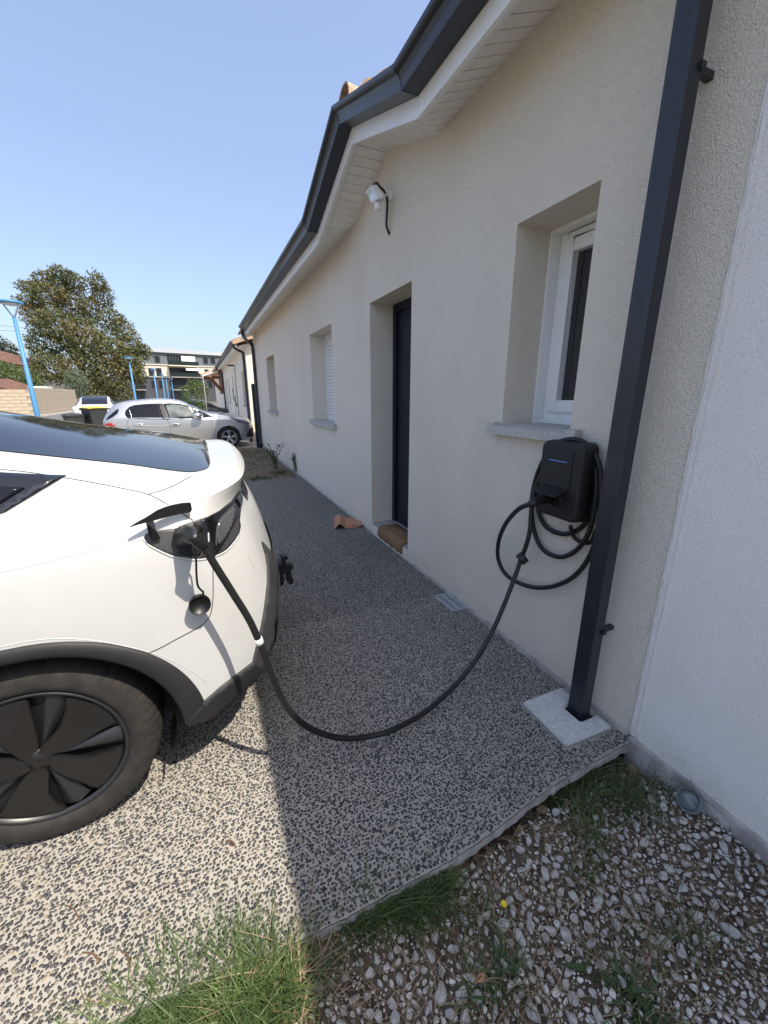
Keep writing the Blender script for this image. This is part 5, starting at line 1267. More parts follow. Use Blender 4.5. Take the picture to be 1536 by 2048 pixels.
tree("hedge", "bright green hedge above the block wall behind the nearest lamp", "hedge", tuple(b_), px_lobes([(10,745,26,22,0),(35,750,24,20,0),(58,757,22,18,0),(76,768,14,12,0),(-15,740,26,24,0),(-45,745,30,26,0)], 50), M_HEDGE, 0.13, 0.5, False, 0.1)
b_ = at_depth(5, 760, 66); b_.z = 0
tree("dark_tree", "dark evergreen tree behind the red tiled roof at the left edge", "tree", tuple(b_), px_lobes([(8,700,26,16,0),(-20,690,30,22,0),(0,720,32,16,0),(22,708,12,10,0),(-50,710,34,26,0)], 68), M_DKLEAF, 0.2, 0.6, True, 0.3)
b_ = at_depth(392, 795, 42); b_.z = -0.1
tree("roadside_bush", "rounded green bush in front of the flats beyond the dark car", "bush", tuple(b_), px_lobes([(388,770,16,13,0),(402,776,16,13,0),(375,782,14,12,0),(395,788,22,12,0)], 42), M_HEDGE, 0.12, 0.5, False, 0.1)
b_ = at_depth(371, 806, 21); b_.z = -0.1
tree("small_shrub", "small dark shrub at the tail of the dark car", "shrub", tuple(b_), px_lobes([(371,797,9,9,0),(376,806,10,8,0)], 21), M_WEED, 0.05, 0.55, False, 0.02)
b_ = at_depth(398, 818, 17.5); b_.z = -0.1
tree("small_shrub", "low bright shrub behind the silver car's windscreen", "shrub", tuple(b_), px_lobes([(398,806,8,6,0),(404,812,10,7,0)], 17.5), M_HEDGE, 0.045, 0.5, False, 0.02)
# sapling stake
p_ = at_depth(413, 815, 17); pt_ = at_depth(406, 752, 17)
tag(MB().tube([(p_.x, p_.y, -0.1), pt_], 0.010, 6).build("stake", mat("grey_stake", (0.4, 0.4, 0.38), 0.6)), "thin grey stake standing before the neighbour's porch roof", "stake")

def blades(name, spots, n, h, spread, m, lean=0.5, wd=0.0022, zfun=None, seg=4, kind='stuff', parent=None):
    V = []; F = []; rng = random
    for i in range(n):
        cx, cy_, r_ = rng.choice(spots); a = rng.uniform(0, 6.283); q_ = r_*math.sqrt(rng.random())
        x = cx+q_*math.cos(a)*spread; y_ = cy_+q_*math.sin(a); z_ = zfun(x, y_) if zfun else 0
        hh = h*rng.uniform(0.35, 1.15)*(1-0.4*q_/max(r_, 1e-3)); az = rng.uniform(0, 6.283) if rng.random() < 0.5 else a+rng.uniform(-.7, .7); le = lean*rng.uniform(0.2, 1.5)
        dx, dy = math.cos(az), math.sin(az); px_, py_ = -dy, dx; w_ = wd*rng.uniform(.6, 1.4); cur = rng.uniform(0.2, 1.0)
        o = len(V); tw = rng.uniform(-1, 1)
        for s in range(seg+1):
            t_ = s/seg; k_ = le*t_*t_*hh*(1+cur*t_); zz = z_+hh*t_*(1-0.35*cur*le*t_*t_)
            ww = w_*(1-t_**1.6)+0.0002; bx, by = x+dx*k_, y_+dy*k_
            V.append((bx-px_*ww, by-py_*ww, zz)); V.append((bx+px_*ww, by+py_*ww, zz+ww*tw))
        for s in range(seg): F.append((o+2*s, o+2*s+1, o+2*s+3, o+2*s+2))
    mb = MB(); mb.v = V; mb.f = F; mb.sm = [True]*len(F); o = mb.build(name, m, parent)
    if kind: o['kind'] = kind
    return o
def gz(px, py, z=-0.05): p = on_plane(px, py, 2, z); return p.x, p.y
def spots(l, z=-0.05): return [(*gz(a, b, z), r_) for a, b, r_ in l]
def bz(x, y_): return bed_z(x, y_)-0.004
# lush tuft in the sun at the slab corner
o = blades("grass_tuft", spots([(430,1965,.07),(380,1995,.08),(470,1950,.07),(330,2030,.08),(420,2035,.09),(500,1990,.08),(290,2060,.09),(540,1960,.05),(480,2050,.08),(380,2080,.09),(560,2020,.06),(240,2100,.09),(200,2120,.09),(450,2100,.09)]), 3400, 0.13, 1.0, M_GRASS, 0.75, 0.0021, bz); tag(o, "lush sunlit green grass tuft spilling over the corner of the drive", "grass")
o = blades("dry_grass", spots([(430,1965,.08),(380,1995,.09),(330,2030,.09),(500,1990,.09),(290,2060,.09),(560,2020,.08),(480,2050,.09),(600,1980,.07),(620,1930,.05)]), 420, 0.12, 1.0, M_STRAW, 1.0, 0.0015, bz); tag(o, "dry straw-coloured blades among the sunlit grass tuft", "grass")
o = blades("grass_tuft", spots([(800,1785,.05),(770,1810,.05),(850,1780,.05),(820,1820,.05),(730,1840,.05),(880,1770,.04)]), 1500, 0.105, 1.0, M_GRASS, 0.7, 0.0019, bz); tag(o, "shaded green grass tuft at the middle of the slab edge", "grass")
o = blades("grass_patch", spots([(1190,1590,.05),(1240,1600,.06),(1300,1590,.06),(1150,1620,.05),(1360,1580,.06),(1410,1590,.05),(1450,1620,.05),(1200,1640,.05),(1280,1640,.05),(1160,1680,.05),(1120,1600,.04),(1230,1570,.03)], -0.09), 900, 0.09, 1.0, M_GRASS, 0.9, 0.0014, bz); tag(o, "wiry shaded grass growing between drive and footing", "grass")
o = blades("grass_stalks", spots([(1440,1620,.06),(1380,1600,.06),(1250,1600,.06),(1150,1600,.05),(1180,1560,.04)], -0.09), 150, 0.20, 1.0, M_GRASS, 0.5, 0.0017, bz, 6); tag(o, "thin tall grass stalks leaning against the white wall", "grass")
o = blades("sparse_grass", spots([(900,1850,.06),(960,1840,.06),(1200,1720,.04),(1160,1760,.04),(1360,1850,.06),(1300,1900,.06),(1390,1900,.05),(960,1990,.05),(1010,1960,.05),(690,1900,.05),(640,1930,.04),(1250,1990,.05),(1300,2030,.05),(600,1950,.04)], -0.08), 650, 0.08, 1.0, M_GRASS, 0.9, 0.0016, bz); tag(o, "thin shaded grass blades scattered over the gravel", "grass")
o = blades("broad_weed", spots([(1020,1960,.03),(990,1990,.03),(1180,1950,.02),(1260,1980,.03),(1280,2010,.03)], -0.08), 60, 0.07, 1.0, M_WEED, 1.1, 0.007, bz); tag(o, "broad dark green weed leaves low in the gravel", "weeds")
# dry straw over the bed
def straw(name, n, L, m, wd, region, z0=0.012):
    V = []; F = []
    for i in range(n):
        x = random.uniform(region[0], region[1]); y_ = random.uniform(region[2], region[3]); a = random.uniform(0, 6.283); l_ = L*random.uniform(.3, 1.3); c_ = random.uniform(-1.5, 1.5)
        o = len(V); px_, py_ = x, y_; zz = bed_z(x, y_)+z0+random.uniform(-.006, .014)
        for s in range(6):
            nx_, ny_ = -math.sin(a), math.cos(a); w_ = wd*(1-s/7)
            zc = zz+0.012*math.sin(s/5*math.pi)*random.uniform(.2, 1.2)
            V.append((px_-nx_*w_, py_-ny_*w_, zc)); V.append((px_+nx_*w_, py_+ny_*w_, zc+w_*0.5))
            px_ += math.cos(a)*l_/5; py_ += math.sin(a)*l_/5; a += c_/5
            px_ = min(px_, -0.02)
            if py_ > 0.80: py_ = 0.80
        for s in range(5): F.append((o+2*s, o+2*s+1, o+2*s+3, o+2*s+2))
    mb = MB(); mb.v = V; mb.f = F; mb.sm = [True]*len(F); o = mb.build(name, m); o['kind'] = 'stuff'; return o
tag(straw("dry_straw", 2300, 0.10, M_STRAW, 0.0011, (-1.75, -0.03, 0.1, 0.79)), "dry straw and dead stems lying over the white gravel", "straw")
tag(straw("dead_debris", 2000, 0.035, mat("dead_brown", (0.10, 0.065, 0.04), 0.95), 0.0015, (-1.75, -0.03, 0.1, 0.80), 0.002), "brown plant debris between the gravel stones", "debris")

# gravel
M_STONE = leafmat("white_gravel_stone", (0.38, 0.35, 0.30), (0.62, 0.59, 0.54), (0.80, 0.78, 0.74), 30)
for nd in list(M_STONE.node_tree.nodes):
    if nd.type == 'MIX_SHADER': nd.inputs[0].default_value = 0.0
pst = M_STONE.node_tree; tcs = pst.nodes.new("ShaderNodeTexCoord"); tns = pst.nodes.new("ShaderNodeTexNoise"); tns.inputs['Scale'].default_value = 120; tns.inputs['Detail'].default_value = 6
bps = pst.nodes.new("ShaderNodeBump"); bps.inputs['Distance'].default_value = 0.002; pst.links.new(tcs.outputs['Object'], tns.inputs['Vector']); pst.links.new(tns.outputs['Fac'], bps.inputs['Height']); pst.links.new(bps.outputs[0], pst.nodes["Principled BSDF"].inputs['Normal'])
pst.nodes["Principled BSDF"].inputs['Roughness'].default_value = 0.8
def ico(sub):
    b_ = bmesh.new(); bmesh.ops.create_icosphere(b_, subdivisions=sub, radius=1.0); b_.verts.ensure_lookup_table()
    V = np.array([v.co[:] for v in b_.verts]); F = np.array([[v.index for v in f.verts] for f in b_.faces]); b_.free(); return V, F
IV, IF = ico(1); IV2, IF2 = ico(2)
def rock(V):
    P = V.copy()
    for _ in range(9):
        n = np.random.normal(size=3); n /= np.linalg.norm(n); d = np.random.uniform(.40, .78); k_ = P@n - d
        P -= np.outer(np.maximum(k_, 0), n)
    P *= np.array([1.0, np.random.uniform(.65, .98), np.random.uniform(.55, .85)])
    return P + np.random.normal(scale=.018, size=P.shape)
variants = [rock(IV2) for _ in range(14)]
smallv = [rock(IV) for _ in range(10)]
slab_y = lambda x: float(np.interp(-x, [-p[0] for p in edge], [p[1] for p in edge]))
def bed_density(x, y_):
    # soil shows near the slab edge and in the middle-left
    d = 0.72
    if y_ > slab_y(x)-0.10: d = 0.30
    if fbm(x*1.7+3, y_*1.9) > 0.15: d *= 0.4
    if x > -0.5 and y_ > 0.66: d *= 0.35
    if x < -1.42: d *= 0.45
    return d
rvar = []
for i, V in enumerate(variants):
    me = bpy.data.meshes.new("stone"); me.from_pydata([tuple(v) for v in V], [], [tuple(f) for f in IF2]); me.materials.append(M_STONE); rvar.append(me)
cnt_ = 0; placed = []
while cnt_ < 300:
    x = random.uniform(-1.62, -0.04); y_ = random.uniform(0.30, 0.78)
    if y_ > slab_y(x)-0.035 or random.random() > bed_density(x, y_)*1.2: continue
    r_ = random.uniform(0.0115, 0.0195)*(1.35 if random.random() < .15 else 1)
    if any((x-a)**2+(y_-b)**2 < (0.8*(r_+c))**2 for a, b, c in placed): continue
    placed.append((x, y_, r_))
    o = bpy.data.objects.new("stone", random.choice(rvar)); COL.objects.link(o); o.parent = bed
    o.location = (x, y_, bed_z(x, y_)+r_*0.45); o.scale = (r_*random.uniform(.95, 1.2), r_, r_); o.rotation_euler = (random.uniform(-.5, .5), random.uniform(-.5, .5), random.uniform(0, 6.28)); cnt_ += 1
Vs = []; Fs = []; off_ = 0; grid_p = {}
def free_spot(x, y_, r_):
    i, j = int(x/0.02), int(y_/0.02)
    for a in range(i-3, i+4):
        for b in range(j-3, j+4):
            for (px, py, pr) in grid_p.get((a, b), ()):
                if (px-x)**2+(py-y_)**2 < (0.82*(pr+r_))**2: return False
    grid_p.setdefault((i, j), []).append((x, y_, r_)); return True
for x, y_, r_ in placed: grid_p.setdefault((int(x/0.02), int(y_/0.02)), []).append((x, y_, r_*1.1))
for (tries, ra, rb, VV, FF) in ((9000, .0075, .0125, variants, IF2), (16000, .0045, .0075, smallv, IF), (16000, .0025, .0045, smallv, IF)):
    for _ in range(tries):
        x = random.uniform(-1.75, -0.02); y_ = random.uniform(0.12, 0.80); r_ = random.uniform(ra, rb)
        if y_ > slab_y(x)-0.01 or random.random() > bed_density(x, y_)*1.15 or not free_spot(x, y_, r_): continue
        V = random.choice(VV)*r_*np.array([random.uniform(.95, 1.2), 1, 1]); a = random.uniform(0, 6.28)
        ca, sa = math.cos(a), math.sin(a); V = V@np.array([[ca, sa, 0], [-sa, ca, 0], [0, 0, 1]]); V += np.array([x, y_, bed_z(x, y_)+r_*0.5+random.uniform(0, .003)])
        Vs.append(V); Fs.append((FF+off_)); off_ += len(V)
me = bpy.data.meshes.new("small_gravel"); me.from_pydata(np.concatenate(Vs).tolist(), [], np.concatenate(Fs).tolist()); me.materials.append(M_STONE)
o = bpy.data.objects.new("small_gravel", me); COL.objects.link(o); o['kind'] = 'stuff'; tag(o, "fine white gravel chips scattered over the dark soil", "gravel")
M_OCHRE = mat("ochre_rock", (0.26, 0.19, 0.12), 0.9, noise=0.3, nscale=60, bump=0.6, bscale=120, bdist=0.003)
for (a, b, r_, lab) in ((1085,1617,.028,"ochre rock lying under the slab edge beside the grass"), (1040,1655,.022,"flat brown stone just left of the ochre rock below the slab edge"), (1262,1530,.032,"brown rock in the corner under the slab end by the footing")):
    p = on_plane(a, b, 2, -0.075); V = rock(IV2)*r_
    mb = MB(); mb.add([(p.x+v[0], p.y+v[1], bed_z(p.x, p.y)+r_*.5+v[2]) for v in V], [tuple(f) for f in IF2], False); tag(mb.build("rock", M_OCHRE), lab, "rock")
p = on_plane(957, 1962, 2, -0.06); V = rock(IV2)*0.017*np.array([1.2, .9, .35])
mb = MB(); mb.add([(p.x+v[0], p.y+v[1], bed_z(p.x, p.y)+0.018+v[2]) for v in V], [tuple(f) for f in IF2]); tag(mb.build("terracotta_shard", M_TILE), "small terracotta shard in the gravel near the bottom edge", "shard")
# clear plastic dish by the wall
p = on_plane(1368, 1625, 2, -0.07)
gm2 = mat("cloudy_plastic", (0.08, 0.10, 0.11), 0.25, coat=0.5)
tag(MB().lathe(Vector((p.x, p.y, bed_z(p.x, p.y)+0.045)), (-0.45, -0.55, 0.6), [(0, 0.0), (0.0, 0.034), (0.012, 0.042), (0.016, 0.043), (0.014, 0.038), (0.004, 0.031)], 28).build("plastic_dish", gm2), "cloudy grey plastic dish half hidden in grass beside the footing", "dish")
# yellow flower
p = on_plane(1006, 1825, 2, -0.06); fl_ = thing("yellow_flower", "tiny yellow flower standing in the white gravel", "flower", (p.x, p.y, bed_z(p.x, p.y)))
tp = Vector((p.x, p.y, bed_z(p.x, p.y)+0.045)); MB().tube([(p.x, p.y, bed_z(p.x, p.y)), tp], 0.0012, 5).build("stem", M_GRASS, fl_)
pm_ = MB()
for k_ in range(9):
    a = k_*0.698; d = Vector((math.cos(a), math.sin(a), .35)); n_v = Vector((-math.sin(a), math.cos(a), 0)); pm_.add([tp, tp+d*.006+n_v*.003, tp+d*.011, tp+d*.006-n_v*.003], [(0, 1, 2, 3)])
pm_.build("petals", mat("yellow_petal", (0.75, 0.55, 0.02), 0.5), fl_)
# twigs and dry bits on the sunlit slab
tw = mat("dry_twig", (0.13, 0.07, 0.04), 0.9)
for (a, b, c, d, r_, lab) in ((452,1682,470,1692,.0025,"short brown twig on the sunlit drive beyond the grass"), (165,1905,200,1924,.002,"thin dark twig on the drive at the lower left"), (130,1810,158,1838,.0016,"curved dry stem on the sunlit drive left of the grass"), (240,1900,262,1935,.0016,"thin dry stem between twig and grass on the drive")):
    p, q_ = on_plane(a, b, 2, 0.003), on_plane(c, d, 2, 0.003); mdl = (p+q_)/2+Vector((.004, .004, .004))
    tag(MB().tube(crom([p, mdl, q_], 4), r_, 6).build("twig", tw), lab, "twig")
# weeds on the soil patch beyond the slab
def stem_weed(px, py, z, h, n, lab):
    p = on_plane(px, py, 2, z); root = thing("weed_plant", lab, "weed", (p.x, p.y, z)); m1 = MB(); Ps = []; us = []
    for i in range(n):
        a = random.uniform(0, 6.28); l_ = random.uniform(.1, .45); P = crom([p+Vector((random.uniform(-.05, .05), random.uniform(-.05, .05), 0)), p+Vector((math.cos(a)*l_*h*.3, math.sin(a)*l_*h*.3, h*.5)), p+Vector((math.cos(a)*l_*h, math.sin(a)*l_*h, h*random.uniform(.7, 1.05)))], 5)
        m1.tube(P, 0.0035, 5)
        for q_ in P[2:]:
            for _ in range(4): Ps.append(tuple(q_+Vector([random.uniform(-.03, .03) for _ in range(3)]))); us.append((0, 0, 1))
    m1.build("stem", M_WEED, root)
    V = leaf_mesh(np.array(Ps), np.array(us, float), 0.022); mb = MB(); mb.add([tuple(v) for v in V], [(4*i, 4*i+1, 4*i+2, 4*i+3) for i in range(len(V)//4)]); mb.build("leaves", M_OLIVE, root)
stem_weed(552, 938, -0.02, 0.50, 9, "tall branching weed against the wall in the soil patch")
stem_weed(592, 948, -0.01, 0.34, 4, "small weed where the slab meets the wall")
o = blades("soil_weeds", spots([(500,905,.5),(480,912,.4),(520,958,.2),(495,930,.6),(540,915,.4),(560,945,.2)], -0.02), 500, 0.09, 1.0, M_WEED, 1.1, 0.008, lambda x, y_: -0.03); tag(o, "low dark weeds on the bare soil beyond the drive", "weeds")
o = blades("soil_straw", [(-1.0, 8.5, 1.0), (-0.5, 10.0, 1.0), (-0.8, 9.5, 1.2), (-0.4, 7.8, .5), (-0.5, 11.3, .7)], 2500, 0.03, 1.0, M_STRAW, 2.2, 0.006, lambda x, y_: -0.03); tag(o, "dry straw litter on the bare soil beyond the drive", "straw")
o = blades("dry_verge_grass", [(*[at_depth(p_, 803, d_)[k_] for k_ in (0, 1)], 2.2) for p_, d_ in ((350, 48), (365, 45), (380, 44), (340, 60), (420, 40), (410, 44), (178, 45), (190, 46), (170, 44))], 4200, 0.75, 1.0, M_STRAW, 0.5, 0.03, lambda x, y_: -0.15); tag(o, "tall dry grass on the far verge before the flats", "grass")

# ================================================================== HOUSE 2 (neighbour beyond the drive)
H2 = thing("house", "cream neighbour bungalow with wall charger, orange tile verge and wooden porch", "house", (0, 14.4, 0))
Y2a, Y2b = 14.40, 27.6
ops2 = [(15.35, 16.35, 1.06, 2.24), (20.2, 21.1, 0.05, 2.24), (23.0, 23.9, 1.06, 2.24), (25.2, 26.0, 1.06, 2.24)]
o = wall_with_openings(Y2a, Y2b, ops2, 0.0, 0.3, 2.97, -0.12).build("wall", M_WALL, H2)
for a, b, c, d in ops2:
    wv = frame_rect(0.20, 0.24, a+.002, b-.002, c+.01, d-.002, 0.06).build("window" if c > .5 else "door", M_PVC, H2)
    MB().box(0.215, a+.06, c+.07, 0.222, b-.06, d-.06).build("pane", M_GLASSD if c > .5 else M_PVC, wv)
    if c > .5: MB().box(-0.05, a-.05, c-.04, 0.19, b+.05, c).build("sill", M_SILL, wv)
MB().box(0.305, Y2a, -0.12, 8, Y2a+0.25, 2.97).build("end_wall", M_WALL, H2)
MB().prism([(0.0, Y2a+.002, 2.97), (4.2, Y2a+.002, 4.40), (8, Y2a+.002, 2.97)], (0, 0.24, 0)).build("end_gable", M_WALL, H2)
MB().add([(-0.36, Y2a-.25, 3.05), (-0.36, Y2b, 3.05), (4.2, Y2b, 4.56), (4.2, Y2a-.25, 4.56), (8.6, Y2b, 3.05), (8.6, Y2a-.25, 3.05), (-0.36, Y2a-.25, 2.96), (4.2, Y2a-.25, 4.47), (8.6, Y2a-.25, 2.96)], [(0, 3, 2, 1), (3, 5, 4, 2)]).build("roof", M_TILE, H2)
for k_ in range(10):
    x0 = -0.38+k_*0.34; z0 = 3.06+0.331*(x0+0.36)
    MB().add([(x0, Y2a-.29, z0-.12), (x0+.335, Y2a-.29, z0-.01), (x0+.335, Y2a-.29, z0+.14), (x0, Y2a-.29, z0+.03), (x0, Y2a-.05, z0-.12), (x0+.335, Y2a-.05, z0-.01), (x0+.335, Y2a-.05, z0+.14), (x0, Y2a-.05, z0+.03)], [(0, 1, 2, 3), (3, 2, 6, 7), (0, 3, 7, 4), (1, 5, 6, 2), (4, 7, 6, 5)]).build("verge_tile", M_TILE_P, H2)
MB().add([(FX, Y2a-.24, zf+.01), (FX, Y2b, zf+.01), (0, Y2b, 2.965), (0, Y2a-.24, 2.965)], [(0, 1, 2, 3)]).build("soffit", M_PVCW, H2)
swept("fascia", fp, [(Y2a-.24, zf), (Y2b, zf)], M_PVC, H2)
swept("gutter", gut_prof(0.072), [(Y2a-.26, zf), (Y2b, zf)], M_ANTH, H2)
for yy in (14.55, 27.4):
    MB().tube(crom([(-0.36, yy-.35, zd+.03), (-0.34, yy-.3, zd-.08), (-0.2, yy-.1, zd-.15), (-0.07, yy, zd-.2), (-0.055, yy, zd-.35), (-0.055, yy, 1.3), (-0.055, yy, -0.1)], 6), 0.042, 10).build("downpipe", M_ANTH, H2)
# its wall charger and conduit
WC = thing("wall_charger", "small white car charger with black socket on the neighbour's wall", "charger", (0, 19.35, 1.5))
MB().box(-0.11, 19.2, 1.42, 0, 19.5, 1.78).build("housing", M_PVC, WC, 0.02)
MB().lathe((-0.111, 19.35, 1.62), (-1, 0, 0), [(0, 0.09), (0.03, 0.09), (0.03, 0)], 20).build("socket", M_BLACK, WC)
MB().tube(crom([(-0.13, 19.35, 1.6), (-0.14, 19.2, 1.3), (-0.05, 19.1, 1.05), (-0.05, 19.4, 0.95), (-0.05, 19.55, 1.2), (-0.04, 19.5, 1.5)], 6), 0.014, 6).build("cable", M_CABLE, WC)
MB().tube([(-0.03, 18.4, 2.6), (-0.03, 18.7, 2.62), (-0.03, 18.75, -0.1)], 0.02, 6).build("conduit", mat("conduit_grey", (0.45, 0.45, 0.45), 0.5), H2)
MB().obox((-0.2, 18.3, 2.58), (0.12, 0, 0), (0, 0.05, 0), (0, 0, 0.03)).build("lamp", M_ANTH, H2)
# porch of the third house: tiled canopy on timber brackets
H3 = thing("house", "farther cream house with small tiled canopy on brown timber brackets", "house", (0, 30, 0))
MB().box(0.0, 27.8, -0.12, 8, 42, 2.9).build("wall", M_WALL, H3)
MB().prism([(-0.5, 27.75, 2.95), (4, 27.75, 4.4), (8.5, 27.75, 2.95)], (0, 14, 0)).build("roof", M_TILE, H3)
c0 = on_plane(407, 752, 1, 30.0); 
MB().prism([(-1.15, 29.0, 2.55), (-1.15, 29.0, 2.62), (0, 29.0, 3.05), (0, 29.0, 2.98)], (0, 2.6, 0)).build("canopy", M_PVC, H3)
for k_ in range(9):
    canal((-1.2, 29.15+k_*0.28, 2.63), (-0.02, 29.15+k_*0.28, 3.07), 0.11, 0.10, "canopy_tile", M_TILE_P, parent=H3, n=6)
wd_ = mat("brown_timber", (0.20, 0.09, 0.04), 0.7)
for yy in (29.1, 31.4):
    MB().tube([(-0.03, yy, 1.7), (-0.75, yy, 2.62)], 0.06, 6).tube([(-0.04, yy, 1.5), (-0.04, yy, 2.95)], 0.06, 6).tube([(-0.02, yy, 2.55), (-1.1, yy, 2.55)], 0.05, 6).build("bracket", wd_, H3)
# dark gate between houses
GT = thing("gate_panel", "dark anthracite gate post and panel between the two bungalows", "gate", (0, 12.75, 0))
MB().box(-0.10, 12.62, -0.1, 0.02, 12.74, 1.74).build("post", M_ANTH, GT, 0.004)
for k_ in range(11): MB().box(0.03, 12.66, -0.02+k_*0.158, 1.8, 12.69, 0.13+k_*0.158).build("slat", M_ANTH, GT)

# ================================================================== APARTMENT BLOCK
pL = at_depth(250, 697, 83); pR = at_depth(470, 709, 97)
AP = thing("apartment_building", "three-storey apartment block with grey metal top floor and balconies", "building", (pL.x, pL.y, 0))
dA = Vector((pR.x-pL.x, pR.y-pL.y, 0)); LA = dA.length; tA_ = dA.normalized(); nA = Vector((tA_.y, -tA_.x, 0))
if nA.dot(CAM-pL) < 0: nA = -nA
def apx(px, py):
    """picture point to (along, height) on the facade"""
    p = on_vplane(px, py, (pL.x, pL.y), (pR.x, pR.y)); return (Vector((p.x-pL.x, p.y-pL.y, 0)).dot(tA_), p.z)
def fbox(name, m, s0, z0, s1, z1, d0, d1, parent=AP):
    c = Vector((pL.x, pL.y, 0)) + tA_*((s0+s1)/2) + nA*((d0+d1)/2); c.z = (z0+z1)/2
    return MB().obox(c, tA_*(abs(s1-s0)/2), nA*(abs(d1-d0)/2), (0, 0, abs(z1-z0)/2)).build(name, m, parent)
M_ZINC = mat("grey_standing_seam", (0.13, 0.15, 0.165), 0.5, noise=0.08, nscale=.4)
M_CREAM = mat("cream_facade", (0.62, 0.57, 0.47), 0.9, noise=0.05, nscale=.3)
M_DGREY = mat("dark_grey_base", (0.055, 0.06, 0.075), 0.8, noise=0.1, nscale=.3)
def z12(x, y): return (240+x*320/1536, 660+y*320/1536)
zr0 = apx(*z12(600, 205))[1]; zr1 = apx(*z12(600, 340))[1]; zr2 = apx(*z12(600, 455))[1]
fbox("roof_slab", mat("pale_zinc", (0.40, 0.43, 0.46), 0.4), -2, zr0-0.5, LA+6, zr0+0.3, -12, 0.5)
fbox("top_floor", M_ZINC, -1, zr1, LA+5, zr0-0.5, -10, 0)
for k_ in range(70):
    s = -0.8+k_*0.6
    if s < LA+4.5: fbox("seam", M_ZINC, s, zr1+.05, s+.06, zr0-.55, 0.0, 0.06)
fbox("middle_floor", M_CREAM, -1.5, zr2, LA+6, zr1-0.003, -10, 0.05)
fbox("ground_floor", M_DGREY, -6, -0.5, LA+6, zr2-0.003, -10, 0.4)
fbox("ledge", M_CREAM, -1.5, zr1-0.12, LA+6, zr1+.05, 0.06, 0.25); fbox("ledge", M_PAVE, -6, zr2-0.16, LA+6, zr2+.0, 0.41, 0.6)
def win_px(x0, y0, x1, y1, d=0.05, name="window", m=M_FARG, fr=True):
    a = apx(*z12(x0, y1)); b = apx(*z12(x1, y0)); o = fbox(name, M_DGREY if fr else m, a[0], a[1], b[0], b[1], d-0.02, d+0.07)
    if fr: fbox("pane", m, a[0]+.12, a[1]+.12, b[0]-.12, b[1]-.12, d+0.03, d+0.09, o)
    return o
for r_ in ((335,248,378,312), (800,262,840,322), (870,264,910,324), (352,365,395,442), (280,365,325,440), (812,378,850,418), (160,475,208,520), (370,480,410,560), (830,480,880,560), (300,480,340,560), (898,490,915,560)):
    win_px(*r_, d=0.40 if r_[1] > 460 else 0.05)
def balcony(x0, yt, yb, x1, rail, d, depth=1.6):
    a = apx(*z12(x0, yb)); b = apx(*z12(x1, yt)); rz = apx(*z12(x0, rail))[1]
    fbox("recess", M_FARG, a[0], a[1], b[0], b[1], d, d+0.02); n_ = 5
    for k_ in range(1, n_): fbox("mullion", M_DGREY, a[0]+(b[0]-a[0])*k_/n_-.05, a[1], a[0]+(b[0]-a[0])*k_/n_+.05, b[1], d+.02, d+.07)
    fl = fbox("balcony", M_CREAM if d < .05 else M_PAVE, a[0]-.2, a[1]-.22, b[0]+.2, a[1], d, d+depth)
    fbox("railing", mat("dark_glass_rail", (0.012, 0.022, 0.022), 0.5, spec=0.2), a[0]-.2, a[1], b[0]+.2, rz, d+depth-.08, d+depth-.02, fl)
balcony(462, 252, 338, 715, 298, 0.02); balcony(482, 370, 448, 750, 412, 0.06); balcony(490, 470, 570, 620, 528, 0.41)
balcony(150, 475, 570, 212, 530, 0.41)
a = apx(*z12(585, 302)); b = apx(*z12(710, 258)); fbox("awning", M_PVC, a[0], a[1], b[0], b[1], 0.5, 0.6)
a = apx(*z12(615, 392)); b = apx(*z12(735, 375)); fbox("parasol", M_PVC, a[0], a[1], b[0], b[1], 1.0, 1.9)
for k_ in range(16):
    s = 1+k_*1.6; fbox("baluster", M_DGREY, s, apx(*z12(500, 470))[1]-2.4, s+.06, apx(*z12(500, 470))[1]-1.4, 1.2, 1.25)

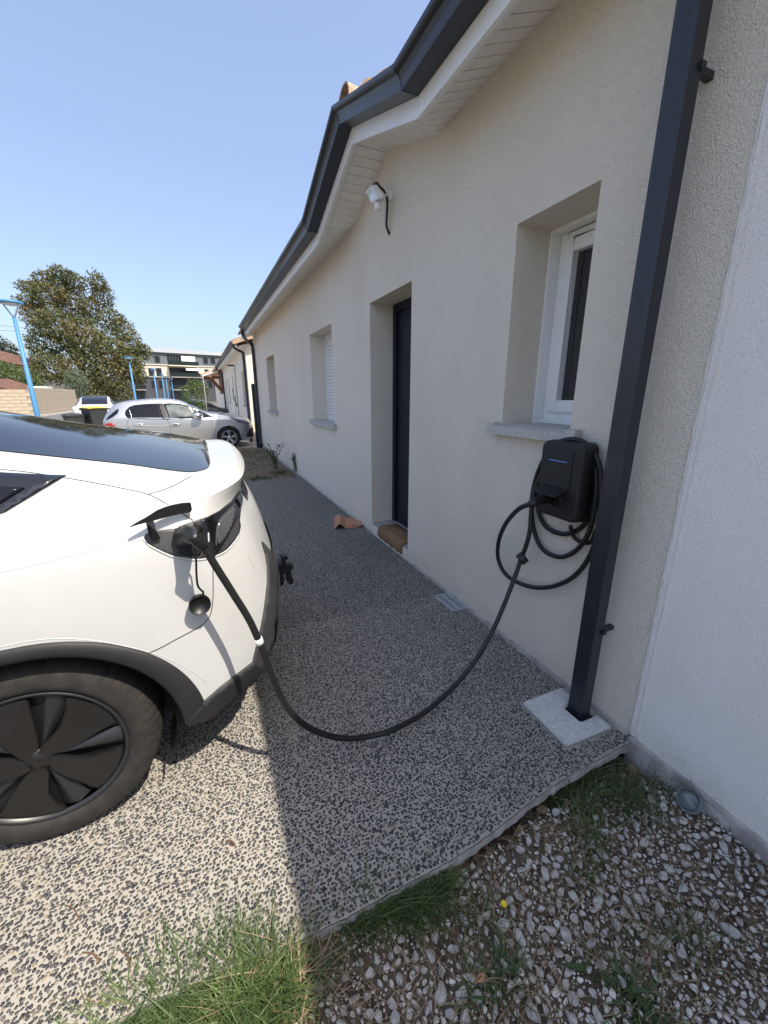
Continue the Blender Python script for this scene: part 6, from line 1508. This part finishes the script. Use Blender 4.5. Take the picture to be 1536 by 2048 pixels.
# ================================================================== HOUSE AT THE LEFT EDGE, SHEDS, WIRES
p = at_depth(45, 745, 60)
RH = thing("tiled_house", "old house with red-brown tiled roof behind the hedge on the left", "house", (p.x, p.y, 0))
a = at_depth(-40, 690, 62); b = at_depth(78, 722, 62)
ae = at_depth(-40, 715, 58); be = at_depth(88, 738, 58)
MB().add([a, b, be, ae, a+Vector((0, 6, -2)), b+Vector((0, 6, -2))], [(0, 3, 2, 1), (0, 1, 5, 4)]).build("roof", M_TILE_D, RH)
wl = at_depth(-40, 700, 59); wr = at_depth(76, 742, 59.5)
MB().add([(wl.x, wl.y, -.1), (wr.x, wr.y, -.1), (wr.x, wr.y, be.z-.02), (wl.x, wl.y, ae.z-.02), (wr.x+1.5, wr.y+6, -.1), (wr.x+1.5, wr.y+6, be.z-.4)], [(0, 1, 2, 3), (1, 4, 5, 2)]).build("wall", M_CREAM, RH)
SH = thing("shed", "low shed with weathered tiled roof just behind the block wall", "shed", (-16, 41, 0))
a = at_depth(-30, 762, 43.5); b = at_depth(46, 780, 43.5)
MB().add([a, b, b+Vector((0.2, -.8, -.25)), a+Vector((0, -.8, -.25)), b+Vector((1, 3, 0)), a+Vector((1, 3, 0.4)), a+Vector((0,-.8,-.5)), b+Vector((.2,-.8,-.5))], [(0, 3, 2, 1), (0, 1, 4, 5), (3, 6, 7, 2)]).build("roof", M_TILE_D, SH)
a = at_depth(58, 775, 45); b = at_depth(92, 777, 45)
MB().obox(((a.x+b.x)/2, (a.y+b.y)/2+1, a.z), ((b.x-a.x)/2, 0, 0), (0, 1.0, 0), (0, 0, .12)).build("flat_roof", M_PVC, SH)
a = at_depth(-60, 640, 60); b = at_depth(35, 655, 60)
for dz, lab in ((0, "upper thin overhead wire at the left edge behind the lamp"), (-0.7, "lower thin overhead wire at the left edge behind the lamp")):
    P = crom([a+Vector((-8, 0, dz)), (a+b)/2+Vector((0, 0, dz-.15)), b+Vector((6, 4, dz*.2))], 6); tag(MB().tube(P, 0.02, 4).build("overhead_wire", M_BLACK), lab, "wire")
# far screening trees beyond the flats and along the road so the horizon is closed
far = []
for k_ in range(24):
    x = -200+k_*22; far.append(((x+random.uniform(-6, 6), 260+random.uniform(-15, 15), 1.0), (16, 8, random.uniform(4, 6.5))))
o = foliage("distant_trees", far, M_DKLEAF, None, 1.2, 0.5); o['kind'] = 'stuff'; tag(o, "low line of distant trees on the horizon", "trees")
print("objects", len(bpy.data.objects))
